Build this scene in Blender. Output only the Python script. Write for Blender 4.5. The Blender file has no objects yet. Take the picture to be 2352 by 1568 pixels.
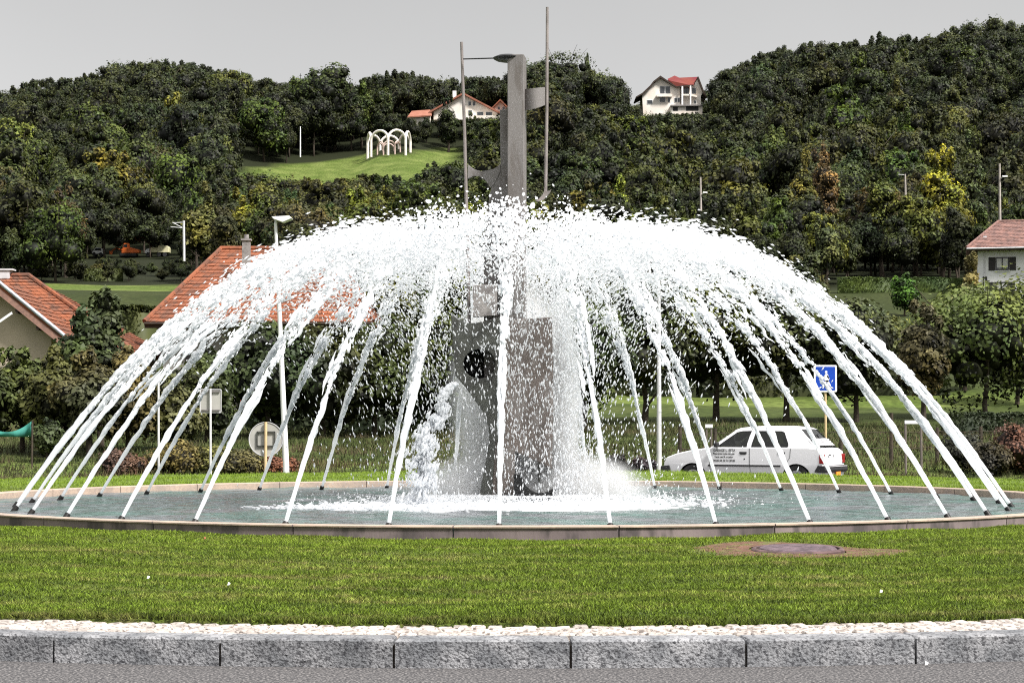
import bpy, math, random
import numpy as np
from mathutils import Vector, Matrix, noise as mnoise
from mathutils.geometry import tessellate_polygon

SC = bpy.context.scene
COL = SC.collection
rad = math.radians
rnd = random.Random(7)
RS = np.random.RandomState(11)

# ------------------------------------------------------------------ camera, sky, sun, exposure
CAM_H = 1.377
F = 4450.0                      # focal length for a frame 2352 wide
PITCH = math.atan(189.0 / F)
cam_d = bpy.data.cameras.new('camera')
cam_d.sensor_width = 36.0
cam_d.lens = F / 2352.0 * 36.0
cam_d.clip_start = 0.1
cam_d.clip_end = 6000
cam = bpy.data.objects.new('camera', cam_d)
COL.objects.link(cam)
cam.location = (0, 0, CAM_H)
cam.rotation_euler = (rad(90) + PITCH, 0, 0)
SC.camera = cam

SUN_DIR = Vector((0.62, -0.50, 1.0)).normalized()      # towards the sun
sun_el = math.asin(SUN_DIR.z)
sun_az = math.atan2(SUN_DIR.x, SUN_DIR.y)
W = bpy.data.worlds.new('World')
SC.world = W
W.use_nodes = True
nt = W.node_tree
nt.nodes.clear()
wo = nt.nodes.new('ShaderNodeOutputWorld')
sky = nt.nodes.new('ShaderNodeTexSky')
sky.sky_type = 'NISHITA'
sky.sun_disc = False
sky.sun_elevation = sun_el
sky.sun_rotation = sun_az
bg1 = nt.nodes.new('ShaderNodeBackground')
bg1.inputs['Strength'].default_value = 0.05
nt.links.new(sky.outputs[0], bg1.inputs['Color'])
bg2 = nt.nodes.new('ShaderNodeBackground')             # the closed cloud deck, brighter towards the zenith
tc = nt.nodes.new('ShaderNodeTexCoord')
sx = nt.nodes.new('ShaderNodeSeparateXYZ')
nt.links.new(tc.outputs['Generated'], sx.inputs[0])
cr = nt.nodes.new('ShaderNodeValToRGB')
cr.color_ramp.elements[0].position = 0.0
cr.color_ramp.elements[0].color = (0.200, 0.199, 0.197, 1)
cr.color_ramp.elements[1].position = 1.0
cr.color_ramp.elements[1].color = (0.43, 0.43, 0.43, 1)
e = cr.color_ramp.elements.new(0.13); e.color = (0.182, 0.181, 0.179, 1)
e = cr.color_ramp.elements.new(0.24); e.color = (0.150, 0.149, 0.1475, 1)
e = cr.color_ramp.elements.new(0.45); e.color = (0.23, 0.229, 0.228, 1)
nt.links.new(sx.outputs['Z'], cr.inputs[0])
nz = nt.nodes.new('ShaderNodeTexNoise'); nz.inputs['Scale'].default_value = 3.0; nz.inputs['Detail'].default_value = 5
mp = nt.nodes.new('ShaderNodeMapRange'); mp.inputs['To Min'].default_value = 0.88; mp.inputs['To Max'].default_value = 1.12
nt.links.new(tc.outputs['Generated'], nz.inputs['Vector'])
nt.links.new(nz.outputs['Fac'], mp.inputs['Value'])
mm = nt.nodes.new('ShaderNodeVectorMath'); mm.operation = 'SCALE'
nt.links.new(cr.outputs[0], mm.inputs[0]); nt.links.new(mp.outputs[0], mm.inputs['Scale'])
nt.links.new(mm.outputs[0], bg2.inputs['Color'])
mix = nt.nodes.new('ShaderNodeMixShader')
mix.inputs[0].default_value = 0.975
nt.links.new(bg1.outputs[0], mix.inputs[1]); nt.links.new(bg2.outputs[0], mix.inputs[2])
nt.links.new(mix.outputs[0], wo.inputs['Surface'])

sun_d = bpy.data.lights.new('sun', 'SUN')
sun_d.energy = 2.1
sun_d.angle = rad(10)
sun_d.color = (1.0, 0.965, 0.92)
sun = bpy.data.objects.new('sun', sun_d)
COL.objects.link(sun)
sun.rotation_euler = SUN_DIR.to_track_quat('Z', 'Y').to_euler()
sun.location = (20, -10, 40)

SC.view_settings.view_transform = 'Standard'
SC.view_settings.look = 'None'
SC.view_settings.gamma = 1.0
SC.view_settings.use_curve_mapping = False
SC.view_settings.exposure = 1.95
SC.cycles.max_bounces = 12
SC.cycles.diffuse_bounces = 7
SC.cycles.glossy_bounces = 2
SC.cycles.transmission_bounces = 9
SC.cycles.transparent_max_bounces = 24
SC.cycles.use_denoising = False
SC.cycles.volume_bounces = 3
SC.cycles.volume_step_rate = 2.0
SC.cycles.caustics_reflective = False
SC.cycles.caustics_refractive = False
SC.cycles.pixel_filter_type = 'BLACKMAN_HARRIS'
SC.cycles.filter_width = 1.1

CX, CY = 0.01, 24.2             # centre of the roundabout


def P(px, py, Y):
    """world point on the vertical plane at distance Y that the photograph shows at (px, py) of 2352 x 1568"""
    a = (px - 1176.0) / F
    b = (784.0 - py) / F
    c, s = math.cos(PITCH), math.sin(PITCH)
    dy = c - b * s
    dz = s + b * c
    t = Y / dy
    return Vector((a * t, Y, CAM_H + dz * t))


def proj(x, y, z):
    c, s = math.cos(PITCH), math.sin(PITCH)
    zz = z - CAM_H
    d = y * c + zz * s
    u = -y * s + zz * c
    return 1176 + F * x / d, 784 - F * u / d


# ------------------------------------------------------------------ materials
MATS = {}


def nd(t, kind, **kw):
    n = t.nodes.new(kind)
    for k, v in kw.items():
        setattr(n, k, v)
    return n


def pm(name, c1, c2=None, scale=4.0, rough=0.8, bump=0.0, bscale=None, metal=0.0, coords='Object', detail=6.0,
       stretch=None, c3=None, s3=30.0, f3=0.35, spec=0.3, lo=0.35, hi=0.65, rnd_obj=0.0, attr=None, dirt=None, trans=0.0):
    """principled material: two tones blended by noise, a third as fine speckle, optional bump"""
    if name in MATS:
        return MATS[name]
    m = bpy.data.materials.new(name)
    m.use_nodes = True
    t = m.node_tree
    b = t.nodes['Principled BSDF']
    b.inputs['Roughness'].default_value = rough
    b.inputs['Metallic'].default_value = metal
    b.inputs['Specular IOR Level'].default_value = spec
    if coords == 'World':
        g = nd(t, 'ShaderNodeNewGeometry'); vec = g.outputs['Position']
    else:
        g = nd(t, 'ShaderNodeTexCoord'); vec = g.outputs['Object']
    if stretch:
        mpn = nd(t, 'ShaderNodeMapping'); mpn.inputs['Scale'].default_value = stretch
        t.links.new(vec, mpn.inputs['Vector']); vec = mpn.outputs[0]
    c2 = c2 or tuple(x * 0.8 for x in c1)
    n = nd(t, 'ShaderNodeTexNoise'); n.inputs['Scale'].default_value = scale; n.inputs['Detail'].default_value = detail
    t.links.new(vec, n.inputs['Vector'])
    r = nd(t, 'ShaderNodeValToRGB')
    r.color_ramp.elements[0].position = lo; r.color_ramp.elements[0].color = (*c1, 1)
    r.color_ramp.elements[1].position = hi; r.color_ramp.elements[1].color = (*c2, 1)
    t.links.new(n.outputs['Fac'], r.inputs[0])
    out = r.outputs[0]
    if c3:
        n3 = nd(t, 'ShaderNodeTexNoise'); n3.inputs['Scale'].default_value = s3; n3.inputs['Detail'].default_value = 3
        t.links.new(vec, n3.inputs['Vector'])
        r3 = nd(t, 'ShaderNodeValToRGB')
        r3.color_ramp.elements[0].position = 0.5; r3.color_ramp.elements[0].color = (0, 0, 0, 1)
        r3.color_ramp.elements[1].position = 0.62; r3.color_ramp.elements[1].color = (1, 1, 1, 1)
        t.links.new(n3.outputs['Fac'], r3.inputs[0])
        mu = nd(t, 'ShaderNodeMath', operation='MULTIPLY'); mu.inputs[1].default_value = f3
        t.links.new(r3.outputs[0], mu.inputs[0])
        mx = nd(t, 'ShaderNodeMix', data_type='RGBA')
        t.links.new(mu.outputs[0], mx.inputs['Factor'])
        t.links.new(out, mx.inputs['A']); mx.inputs['B'].default_value = (*c3, 1)
        out = mx.outputs['Result']
    if attr:
        at = nd(t, 'ShaderNodeAttribute', attribute_name=attr)
        sc = nd(t, 'ShaderNodeVectorMath', operation='SCALE')
        t.links.new(out, sc.inputs[0]); t.links.new(at.outputs['Fac'], sc.inputs['Scale'])
        out = sc.outputs[0]
    if rnd_obj:
        oi = nd(t, 'ShaderNodeObjectInfo')
        mr = nd(t, 'ShaderNodeMapRange'); mr.inputs['To Min'].default_value = 1 - rnd_obj; mr.inputs['To Max'].default_value = 1 + rnd_obj
        t.links.new(oi.outputs['Random'], mr.inputs['Value'])
        sc = nd(t, 'ShaderNodeVectorMath', operation='SCALE')
        t.links.new(out, sc.inputs[0]); t.links.new(mr.outputs[0], sc.inputs['Scale'])
        out = sc.outputs[0]
    t.links.new(out, b.inputs['Base Color'])
    if bump:
        nb = nd(t, 'ShaderNodeTexNoise'); nb.inputs['Scale'].default_value = bscale or scale * 6; nb.inputs['Detail'].default_value = 5
        t.links.new(vec, nb.inputs['Vector'])
        bp = nd(t, 'ShaderNodeBump'); bp.inputs['Strength'].default_value = 1.0; bp.inputs['Distance'].default_value = bump
        t.links.new(nb.outputs['Fac'], bp.inputs['Height'])
        t.links.new(bp.outputs[0], b.inputs['Normal'])
    MATS[name] = m
    return m


def leafmat(name, tint_by_object=True, col=(0.06, 0.085, 0.025), rust=0.0):
    """leaf material: object colour x per-leaf variation with painted highlights and shaded gaps x slow noise through the crown; some light passes through"""
    if name in MATS:
        return MATS[name]
    m = bpy.data.materials.new(name); m.use_nodes = True
    t = m.node_tree
    b = t.nodes['Principled BSDF']
    b.inputs['Roughness'].default_value = 0.6
    b.inputs['Specular IOR Level'].default_value = 0.25
    oi = nd(t, 'ShaderNodeObjectInfo')
    at = nd(t, 'ShaderNodeAttribute', attribute_name='var')
    if tint_by_object:
        base = oi.outputs['Color']
    else:
        rg = nd(t, 'ShaderNodeRGB'); rg.outputs[0].default_value = (*col, 1); base = rg.outputs[0]
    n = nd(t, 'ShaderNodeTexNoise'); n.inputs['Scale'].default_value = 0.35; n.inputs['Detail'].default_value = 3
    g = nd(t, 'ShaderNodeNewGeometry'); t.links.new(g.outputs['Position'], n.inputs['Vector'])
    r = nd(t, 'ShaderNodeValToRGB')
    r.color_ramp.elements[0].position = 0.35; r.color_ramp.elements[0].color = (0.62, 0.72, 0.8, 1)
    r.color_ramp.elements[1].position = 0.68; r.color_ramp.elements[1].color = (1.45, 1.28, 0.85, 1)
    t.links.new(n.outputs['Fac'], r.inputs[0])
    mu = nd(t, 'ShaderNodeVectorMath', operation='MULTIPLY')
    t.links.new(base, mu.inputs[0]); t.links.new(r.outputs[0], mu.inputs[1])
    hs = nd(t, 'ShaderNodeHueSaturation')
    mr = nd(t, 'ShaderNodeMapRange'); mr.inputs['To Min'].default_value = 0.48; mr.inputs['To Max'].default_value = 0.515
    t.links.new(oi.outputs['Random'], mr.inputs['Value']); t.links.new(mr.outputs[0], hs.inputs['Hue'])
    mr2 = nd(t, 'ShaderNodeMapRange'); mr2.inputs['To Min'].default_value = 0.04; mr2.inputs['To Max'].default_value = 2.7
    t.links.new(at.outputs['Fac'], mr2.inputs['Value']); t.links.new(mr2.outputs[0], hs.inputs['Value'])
    t.links.new(mu.outputs[0], hs.inputs['Color'])
    t.links.new(hs.outputs[0], b.inputs['Base Color'])
    tr = nd(t, 'ShaderNodeBsdfTranslucent')
    t.links.new(hs.outputs[0], tr.inputs['Color'])
    ms = nd(t, 'ShaderNodeMixShader'); ms.inputs[0].default_value = 0.18
    o = t.nodes['Material Output']
    t.links.new(b.outputs[0], ms.inputs[1]); t.links.new(tr.outputs[0], ms.inputs[2])
    t.links.new(ms.outputs[0], o.inputs['Surface'])
    MATS[name] = m
    return m


def glassmat(name, col, alpha):
    if name in MATS:
        return MATS[name]
    m = bpy.data.materials.new(name); m.use_nodes = True
    t = m.node_tree; t.nodes.clear()
    o = nd(t, 'ShaderNodeOutputMaterial')
    g = nd(t, 'ShaderNodeBsdfGlossy'); g.inputs['Roughness'].default_value = 0.05; g.inputs['Color'].default_value = (1, 1, 1, 1)
    tr = nd(t, 'ShaderNodeBsdfTransparent'); tr.inputs['Color'].default_value = (*col, 1)
    fr = nd(t, 'ShaderNodeFresnel'); fr.inputs['IOR'].default_value = 1.45
    a = nd(t, 'ShaderNodeMixShader')
    t.links.new(fr.outputs[0], a.inputs[0]); t.links.new(tr.outputs[0], a.inputs[1]); t.links.new(g.outputs[0], a.inputs[2])
    d = nd(t, 'ShaderNodeBsdfDiffuse'); d.inputs['Color'].default_value = (col[0] * .1, col[1] * .1, col[2] * .1, 1)
    c = nd(t, 'ShaderNodeMixShader'); c.inputs[0].default_value = alpha
    t.links.new(a.outputs[0], c.inputs[1]); t.links.new(d.outputs[0], c.inputs[2])
    t.links.new(c.outputs[0], o.inputs['Surface'])
    MATS[name] = m
    return m


M_CONC = pm('cast_concrete', (0.30, 0.28, 0.27), (0.20, 0.185, 0.18), 3, 0.85, 0.004, 40, c3=(0.12, 0.11, 0.11), s3=12, f3=0.5)
M_SCULP = pm('weathered_steel_grey', (0.20, 0.185, 0.18), (0.13, 0.12, 0.118), 2.2, 0.55, 0.002, 60, c3=(0.10, 0.085, 0.075), s3=9, f3=0.55,
             stretch=(1, 1, 0.25), spec=0.4)
M_SCULPD = pm('dark_wet_steel', (0.075, 0.078, 0.068), (0.045, 0.045, 0.04), 3, 0.4, 0.002, 50, c3=(0.02, 0.02, 0.02), s3=10, f3=0.5, spec=0.5)
M_SCULPB = pm('brown_wet_concrete', (0.17, 0.14, 0.125), (0.11, 0.095, 0.088), 2.5, 0.6, 0.003, 40, c3=(0.26, 0.24, 0.23), s3=7, f3=0.5, stretch=(1, 1, 0.3))
M_POLE = pm('pole_metal', (0.24, 0.21, 0.20), (0.16, 0.14, 0.135), 5, 0.45, spec=0.5)
M_BLACK = pm('black_paint_and_voids', (0.012, 0.012, 0.013), (0.02, 0.02, 0.02), 5, 0.5)  # black parts, and the painted darkness of holes and garage openings
M_RUB = pm('black_rubber', (0.018, 0.018, 0.02), (0.03, 0.03, 0.03), 12, 0.7)
M_WHITE = pm('white_paint', (0.80, 0.80, 0.80), (0.72, 0.72, 0.73), 3, 0.5)
M_GALV = pm('pale_lamp_paint', (0.62, 0.61, 0.63), (0.5, 0.5, 0.52), 4, 0.45)
M_BEIGE = pm('beige_post_paint', (0.62, 0.47, 0.26), (0.50, 0.38, 0.22), 8, 0.6)


# ------------------------------------------------------------------ mesh building
class MB:
    def __init__(self):
        self.v = []; self.f = []; self.m = []

    def add(self, vs, fs, mi=0):
        o = len(self.v)
        self.v.extend([tuple(v) for v in vs])
        for f in fs:
            self.f.append(tuple(i + o for i in f)); self.m.append(mi)
        return self

    def box(self, c, s, rz=0.0, mi=0, M=None):
        x, y, z = s[0] / 2, s[1] / 2, s[2] / 2
        vs = [Vector((i * x, j * y, k * z)) for k in (-1, 1) for j in (-1, 1) for i in (-1, 1)]
        R = M or Matrix.Rotation(rz, 3, 'Z')
        vs = [R @ v + Vector(c) for v in vs]
        return self.add(vs, [(0, 2, 3, 1), (4, 5, 7, 6), (0, 1, 5, 4), (2, 6, 7, 3), (0, 4, 6, 2), (1, 3, 7, 5)], mi)

    def tube(self, pts, rs, n=12, mi=0, cap=True):
        pts = [Vector(p) for p in pts]
        if not hasattr(rs, '__len__'):
            rs = [rs] * len(pts)
        rings = []
        up = None
        for i, p in enumerate(pts):
            d = (pts[min(i + 1, len(pts) - 1)] - pts[max(i - 1, 0)]).normalized()
            if up is None:
                up = Vector((0, 0, 1)) if abs(d.z) < 0.9 else Vector((1, 0, 0))
            a = d.cross(up).normalized(); b = a.cross(d).normalized(); up = b
            rings.append([p + (a * math.cos(2 * math.pi * k / n) + b * math.sin(2 * math.pi * k / n)) * rs[i] for k in range(n)])
        vs = [v for r in rings for v in r]
        fs = []
        for i in range(len(pts) - 1):
            for k in range(n):
                k2 = (k + 1) % n
                fs.append((i * n + k, i * n + k2, (i + 1) * n + k2, (i + 1) * n + k))
        if cap:
            fs.append(tuple(range(n - 1, -1, -1)))
            fs.append(tuple((len(pts) - 1) * n + k for k in range(n)))
        return self.add(vs, fs, mi)

    def lathe(self, c, prof, n=24, mi=0, sx=1.0, sy=1.0):
        vs = []; fs = []
        for (r, z) in prof:
            for k in range(n):
                a = 2 * math.pi * k / n
                vs.append(Vector(c) + Vector((r * sx * math.cos(a), r * sy * math.sin(a), z)))
        for i in range(len(prof) - 1):
            for k in range(n):
                k2 = (k + 1) % n
                fs.append((i * n + k, i * n + k2, (i + 1) * n + k2, (i + 1) * n + k))
        return self.add(vs, fs, mi)

    def prism(self, outer, off, holes=(), mi=0):
        """outer: list of Vectors in a plane; off: extrusion vector"""
        loops = [list(outer)] + [list(h) for h in holes]
        flat = [Vector(v) for l in loops for v in l]
        tris = tessellate_polygon([[Vector(v) for v in l] for l in loops])
        off = Vector(off)
        n = len(flat)
        vs = flat + [v + off for v in flat]
        fs = [tuple(t) for t in tris] + [tuple(i + n for i in reversed(t)) for t in tris]
        k = 0
        for l in loops:
            for i in range(len(l)):
                a = k + i; b = k + (i + 1) % len(l)
                fs.append((a, b, b + n, a + n))
            k += len(l)
        return self.add(vs, fs, mi)

    def sheet(self, outer, holes=(), mi=0, fn=None):
        loops = [list(outer)] + [list(h) for h in holes]
        flat = [Vector(v) for l in loops for v in l]
        tris = tessellate_polygon([[Vector(v) for v in l] for l in loops])
        if fn:
            flat = [fn(v) for v in flat]
        return self.add(flat, [tuple(t) for t in tris], mi)

    def mesh(self, name, mats, smooth=False, fix=True):
        me = bpy.data.meshes.new(name)
        me.from_pydata([tuple(v) for v in self.v], [], self.f)
        for m in (mats if isinstance(mats, (list, tuple)) else [mats]):
            me.materials.append(m)
        if any(self.m):
            me.polygons.foreach_set('material_index', self.m)
        if fix:
            import bmesh
            bm = bmesh.new(); bm.from_mesh(me)
            bmesh.ops.recalc_face_normals(bm, faces=bm.faces)
            bm.to_mesh(me); bm.free()
        if smooth:
            me.polygons.foreach_set('use_smooth', [True] * len(me.polygons))
            if smooth != 'all':
                me.set_sharp_from_angle(angle=rad(smooth if smooth is not True else 40))
        me.update()
        return me

    def build(self, name, mats, parent=None, smooth=False, bevel=0.0, fix=True):
        me = self.mesh(name, mats, smooth, fix)
        o = bpy.data.objects.new(name, me)
        COL.objects.link(o)
        if parent:
            o.parent = parent
            o.matrix_parent_inverse = Matrix.Identity(4)
        if bevel:
            b = o.modifiers.new('bevel', 'BEVEL'); b.width = bevel; b.segments = 2; b.limit_method = 'ANGLE'; b.angle_limit = rad(35)
        return o


def npmesh(name, V, Fc, mat, var=None, smooth=False):
    """big mesh straight from numpy arrays; Fc has a constant number of corners per face"""
    me = bpy.data.meshes.new(name)
    n, k = Fc.shape
    me.vertices.add(len(V)); me.vertices.foreach_set('co', V.astype(np.float32).ravel())
    me.loops.add(n * k); me.loops.foreach_set('vertex_index', Fc.astype(np.int32).ravel())
    me.polygons.add(n)
    me.polygons.foreach_set('loop_start', np.arange(0, n * k, k, dtype=np.int32))
    me.polygons.foreach_set('loop_total', np.full(n, k, dtype=np.int32))
    if smooth:
        me.polygons.foreach_set('use_smooth', np.ones(n, dtype=bool))
    for m in (mat if isinstance(mat, (list, tuple)) else [mat]):
        me.materials.append(m)
    if var is not None:
        a = me.attributes.new('var', 'FLOAT', 'POINT'); a.data.foreach_set('value', var.astype(np.float32))
    me.update(calc_edges=True)
    return me


def link(o, parent=None):
    COL.objects.link(o)
    if parent:
        o.parent = parent
    return o


def thing(name, label, cat, loc=(0, 0, 0), rz=0.0, group=None):
    o = bpy.data.objects.new(name, None); COL.objects.link(o)
    o.empty_display_size = 0.2
    o.location = loc; o.rotation_euler = (0, 0, rz)
    o['label'] = label; o['category'] = cat
    if group: o['group'] = group
    return o


def tag(o, label=None, cat=None, group=None, kind=None):
    if label: o['label'] = label
    if cat: o['category'] = cat
    if group: o['group'] = group
    if kind: o['kind'] = kind
    return o


def smooth01(a, b, x):
    t = np.clip((x - a) / (b - a), 0, 1)
    return t * t * (3 - 2 * t)


# ------------------------------------------------------------------ the ground
TY = [0, 41, 44, 50, 60, 70, 90, 120, 160, 168, 200, 250, 300, 400, 500, 560, 760, 2500]
TZ = [-.06, -.06, .02, .35, .95, 1.3, 2.25, 5.0, 11.2, 12.6, 15.3, 21, 28, 54, 88, 86, 70, 60]
SKX = [0, 60, 200, 290, 400, 500, 560, 700, 830, 870, 960, 1000, 1060, 1150, 1260, 1390, 1440, 1480, 1640, 1660, 1780, 1900, 2060, 2150, 2200, 2290, 2352]
SKY_ = [225, 205, 185, 158, 155, 175, 185, 212, 208, 180, 178, 202, 195, 182, 150, 190, 205, 225, 225, 180, 125, 110, 98, 105, 75, 62, 80]


def terr(x, y):
    x = np.asarray(x, float); y = np.asarray(y, float)
    z = np.interp(y, TY, TZ)
    px = 1176 + F * x / np.maximum(y, 30)
    sk = np.interp(px, SKX, SKY_)
    zr = (973 - sk - 78) * 500 / F + 1.4
    g = zr / 88.0
    w = smooth01(230, 470, y)
    # the road bank on the left (vehicles stand there) and a terrace on the right (hedge)
    z = z * (1 + (g - 1) * w)
    far = smooth01(560, 1500, np.abs(x)) * w
    z = z * (1 - 0.5 * far)
    return z


def terr1(x, y):
    return float(terr(x, y))


xs = np.concatenate([np.linspace(-2500, -420, 18)[:-1], np.linspace(-420, 420, 169), np.linspace(420, 2500, 18)[1:]])
ys = np.concatenate([np.linspace(-400, 38, 12), np.linspace(41, 100, 60), np.linspace(102, 300, 70), np.linspace(304, 600, 62), np.linspace(620, 3500, 24)])
X, Y = np.meshgrid(xs, ys)
Z = terr(X, Y)
bump = np.array([mnoise.noise(Vector((float(a) * .06, float(b) * .06, 3.1))) for a, b in zip(X.ravel(), Y.ravel())]).reshape(X.shape)
Z = Z + bump * 0.5 * smooth01(48, 90, Y)
V = np.stack([X.ravel(), Y.ravel(), Z.ravel()], 1)
nx, ny = len(xs), len(ys)
ii = np.arange(nx * ny).reshape(ny, nx)
Fq = np.stack([ii[:-1, :-1].ravel(), ii[:-1, 1:].ravel(), ii[1:, 1:].ravel(), ii[1:, :-1].ravel()], 1)
PXg = 1176 + F * X / np.maximum(Y, 30)
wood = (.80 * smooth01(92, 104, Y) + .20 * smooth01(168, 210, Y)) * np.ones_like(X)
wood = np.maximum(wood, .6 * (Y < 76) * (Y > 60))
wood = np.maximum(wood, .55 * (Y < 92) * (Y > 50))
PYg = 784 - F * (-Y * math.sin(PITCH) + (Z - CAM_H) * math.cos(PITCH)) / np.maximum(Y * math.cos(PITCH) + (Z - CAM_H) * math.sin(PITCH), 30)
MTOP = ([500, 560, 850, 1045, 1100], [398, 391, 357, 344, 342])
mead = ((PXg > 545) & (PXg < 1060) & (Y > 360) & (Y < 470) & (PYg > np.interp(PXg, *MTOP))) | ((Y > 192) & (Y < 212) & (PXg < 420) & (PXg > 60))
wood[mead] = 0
ground_m = bpy.data.materials.new('rough_grass_ground'); ground_m.use_nodes = True
t = ground_m.node_tree; b = t.nodes['Principled BSDF']; b.inputs['Roughness'].default_value = 0.95; b.inputs['Specular IOR Level'].default_value = 0.1
g = nd(t, 'ShaderNodeNewGeometry')
n1 = nd(t, 'ShaderNodeTexNoise'); n1.inputs['Scale'].default_value = 0.22; n1.inputs['Detail'].default_value = 8
n2 = nd(t, 'ShaderNodeTexNoise'); n2.inputs['Scale'].default_value = 3.0; n2.inputs['Detail'].default_value = 8
t.links.new(g.outputs['Position'], n1.inputs['Vector']); t.links.new(g.outputs['Position'], n2.inputs['Vector'])
r1 = nd(t, 'ShaderNodeValToRGB'); r1.color_ramp.elements[0].position = .38; r1.color_ramp.elements[0].color = (.070, .102, .020, 1)
r1.color_ramp.elements[1].position = .66; r1.color_ramp.elements[1].color = (.125, .155, .042, 1)
r2 = nd(t, 'ShaderNodeValToRGB'); r2.color_ramp.elements[0].position = .3; r2.color_ramp.elements[0].color = (.45, .45, .45, 1)
r2.color_ramp.elements[1].position = .7; r2.color_ramp.elements[1].color = (1.4, 1.4, 1.4, 1)
t.links.new(n1.outputs['Fac'], r1.inputs[0]); t.links.new(n2.outputs['Fac'], r2.inputs[0])
mu = nd(t, 'ShaderNodeVectorMath', operation='MULTIPLY'); t.links.new(r1.outputs[0], mu.inputs[0]); t.links.new(r2.outputs[0], mu.inputs[1])
at = nd(t, 'ShaderNodeAttribute', attribute_name='var')
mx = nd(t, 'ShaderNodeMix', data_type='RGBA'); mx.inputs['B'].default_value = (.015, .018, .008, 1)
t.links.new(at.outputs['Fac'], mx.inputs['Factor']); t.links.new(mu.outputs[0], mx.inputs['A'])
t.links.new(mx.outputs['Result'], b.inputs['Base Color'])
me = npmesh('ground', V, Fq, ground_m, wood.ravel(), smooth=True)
tag(link(bpy.data.objects.new('ground', me)), kind='structure')

# road: an annulus round the roundabout and a wide apron below the camera
M_ASPH = pm('asphalt', (0.072, 0.070, 0.072), (0.036, 0.035, 0.037), 34, 0.9, 0.006, 70, c3=(0.34, 0.32, 0.31), s3=62, f3=0.5, coords='World', spec=0.2)


def ring_mesh(r0, r1, z, n=180, rings=4):
    mb = MB()
    vs = []; fs = []
    for j in range(rings + 1):
        r = r0 + (r1 - r0) * j / rings
        for k in range(n):
            a = 2 * math.pi * k / n
            vs.append((CX + r * math.cos(a), CY + r * math.sin(a), z))
    for j in range(rings):
        for k in range(n):
            k2 = (k + 1) % n
            fs.append((j * n + k, j * n + k2, (j + 1) * n + k2, (j + 1) * n + k))
    mb.add(vs, fs)
    return mb


tag(ring_mesh(13.0, 19.3, 0.0).build('road', M_ASPH, fix=True), kind='structure')
M_CONCK = pm('kerb_granite', (0.30, 0.30, 0.31), (0.15, 0.155, 0.165), 5, 0.85, 0.012, 70, c3=(0.03, 0.03, 0.035), s3=48, f3=0.75, coords='World', rnd_obj=0.14)
# outer verge kerb on the far side of the road
mb = MB()
for k in range(60):
    a = rad(20 + 140 * k / 60.0); a2 = rad(20 + 140 * (k + 1) / 60.0) - 0.0006
    vs = []
    for (r, z) in ((19.3, -0.05), (19.3, 0.13), (19.5, 0.13), (19.5, -0.05)):
        for q in (a, a2):
            vs.append((CX + r * math.cos(q), CY + r * math.sin(q), z))
    mb.add(vs, [(0, 1, 3, 2), (2, 3, 5, 4), (4, 5, 7, 6), (0, 2, 4, 6), (1, 7, 5, 3)])
tag(mb.build('far_kerb', M_CONCK), kind='structure')

# kerb of the roundabout: one metre granite blocks
kerb = thing('kerb', None, None); del kerb['label'], kerb['category']; kerb['kind'] = 'structure'
NK = 83
# the joint seen at x=1306 of the photograph
j0 = math.asin((1306 - 1176) / F * 11.0 / 13.2)
kb = MB()
L = 2 * math.pi * 13.2 / NK - 0.014
bv = 0.012


def block(mb, L, W_, H, bv, taper=0.0):
    """block with chamfered top edges; x along, y inward, origin at outer foot centre"""
    x = L / 2
    b_ = [(-x, 0, 0), (x, 0, 0), (x - taper, W_, 0), (-x + taper, W_, 0)]
    m_ = [(-x, 0, H - bv), (x, 0, H - bv), (x - taper, W_, H - bv), (-x + taper, W_, H - bv)]
    t_ = [(-x + bv, bv, H), (x - bv, bv, H), (x - taper - bv, W_ - bv, H), (-x + taper + bv, W_ - bv, H)]
    fs = [(8, 9, 10, 11)]
    for i in range(4):
        j = (i + 1) % 4
        fs.append((i, j, j + 4, i + 4)); fs.append((i + 4, j + 4, j + 8, i + 8))
    mb.add(b_ + m_ + t_, fs)


block(kb, L, 0.24, 0.16 + 0.06, bv, 0.009)
kme = kb.mesh('kerb_stone', M_CONCK)
for k in range(NK):
    a = -math.pi / 2 + j0 + (k + 0.5) * 2 * math.pi / NK
    o = bpy.data.objects.new('kerb_stone', kme); link(o, kerb)
    o.location = (CX + 13.2 * math.cos(a), CY + 13.2 * math.sin(a), -0.06 + rnd.uniform(-.002, .002))
    o.rotation_euler = (rnd.uniform(-.004, .004), rnd.uniform(-.003, .003), a + math.pi / 2)
M_MORT = pm('dark_mortar', (0.10, 0.085, 0.07), (0.06, 0.05, 0.045), 30, 0.95, coords='World')
mb = ring_mesh(12.40, 13.185, 0.125, 200, 1)
vs0 = ring_mesh(13.185, 13.186, 0, 200, 1)
n = 200
mb2 = MB()
vs = [(CX + 13.185 * math.cos(2 * math.pi * k / n), CY + 13.185 * math.sin(2 * math.pi * k / n), z) for z in (-.05, .125) for k in range(n)]
mb2.add(vs, [(k, (k + 1) % n, n + (k + 1) % n, n + k) for k in range(n)])
mb.add(mb2.v, mb2.f)
mb.build('mortar_bed', M_MORT, kerb)

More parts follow.
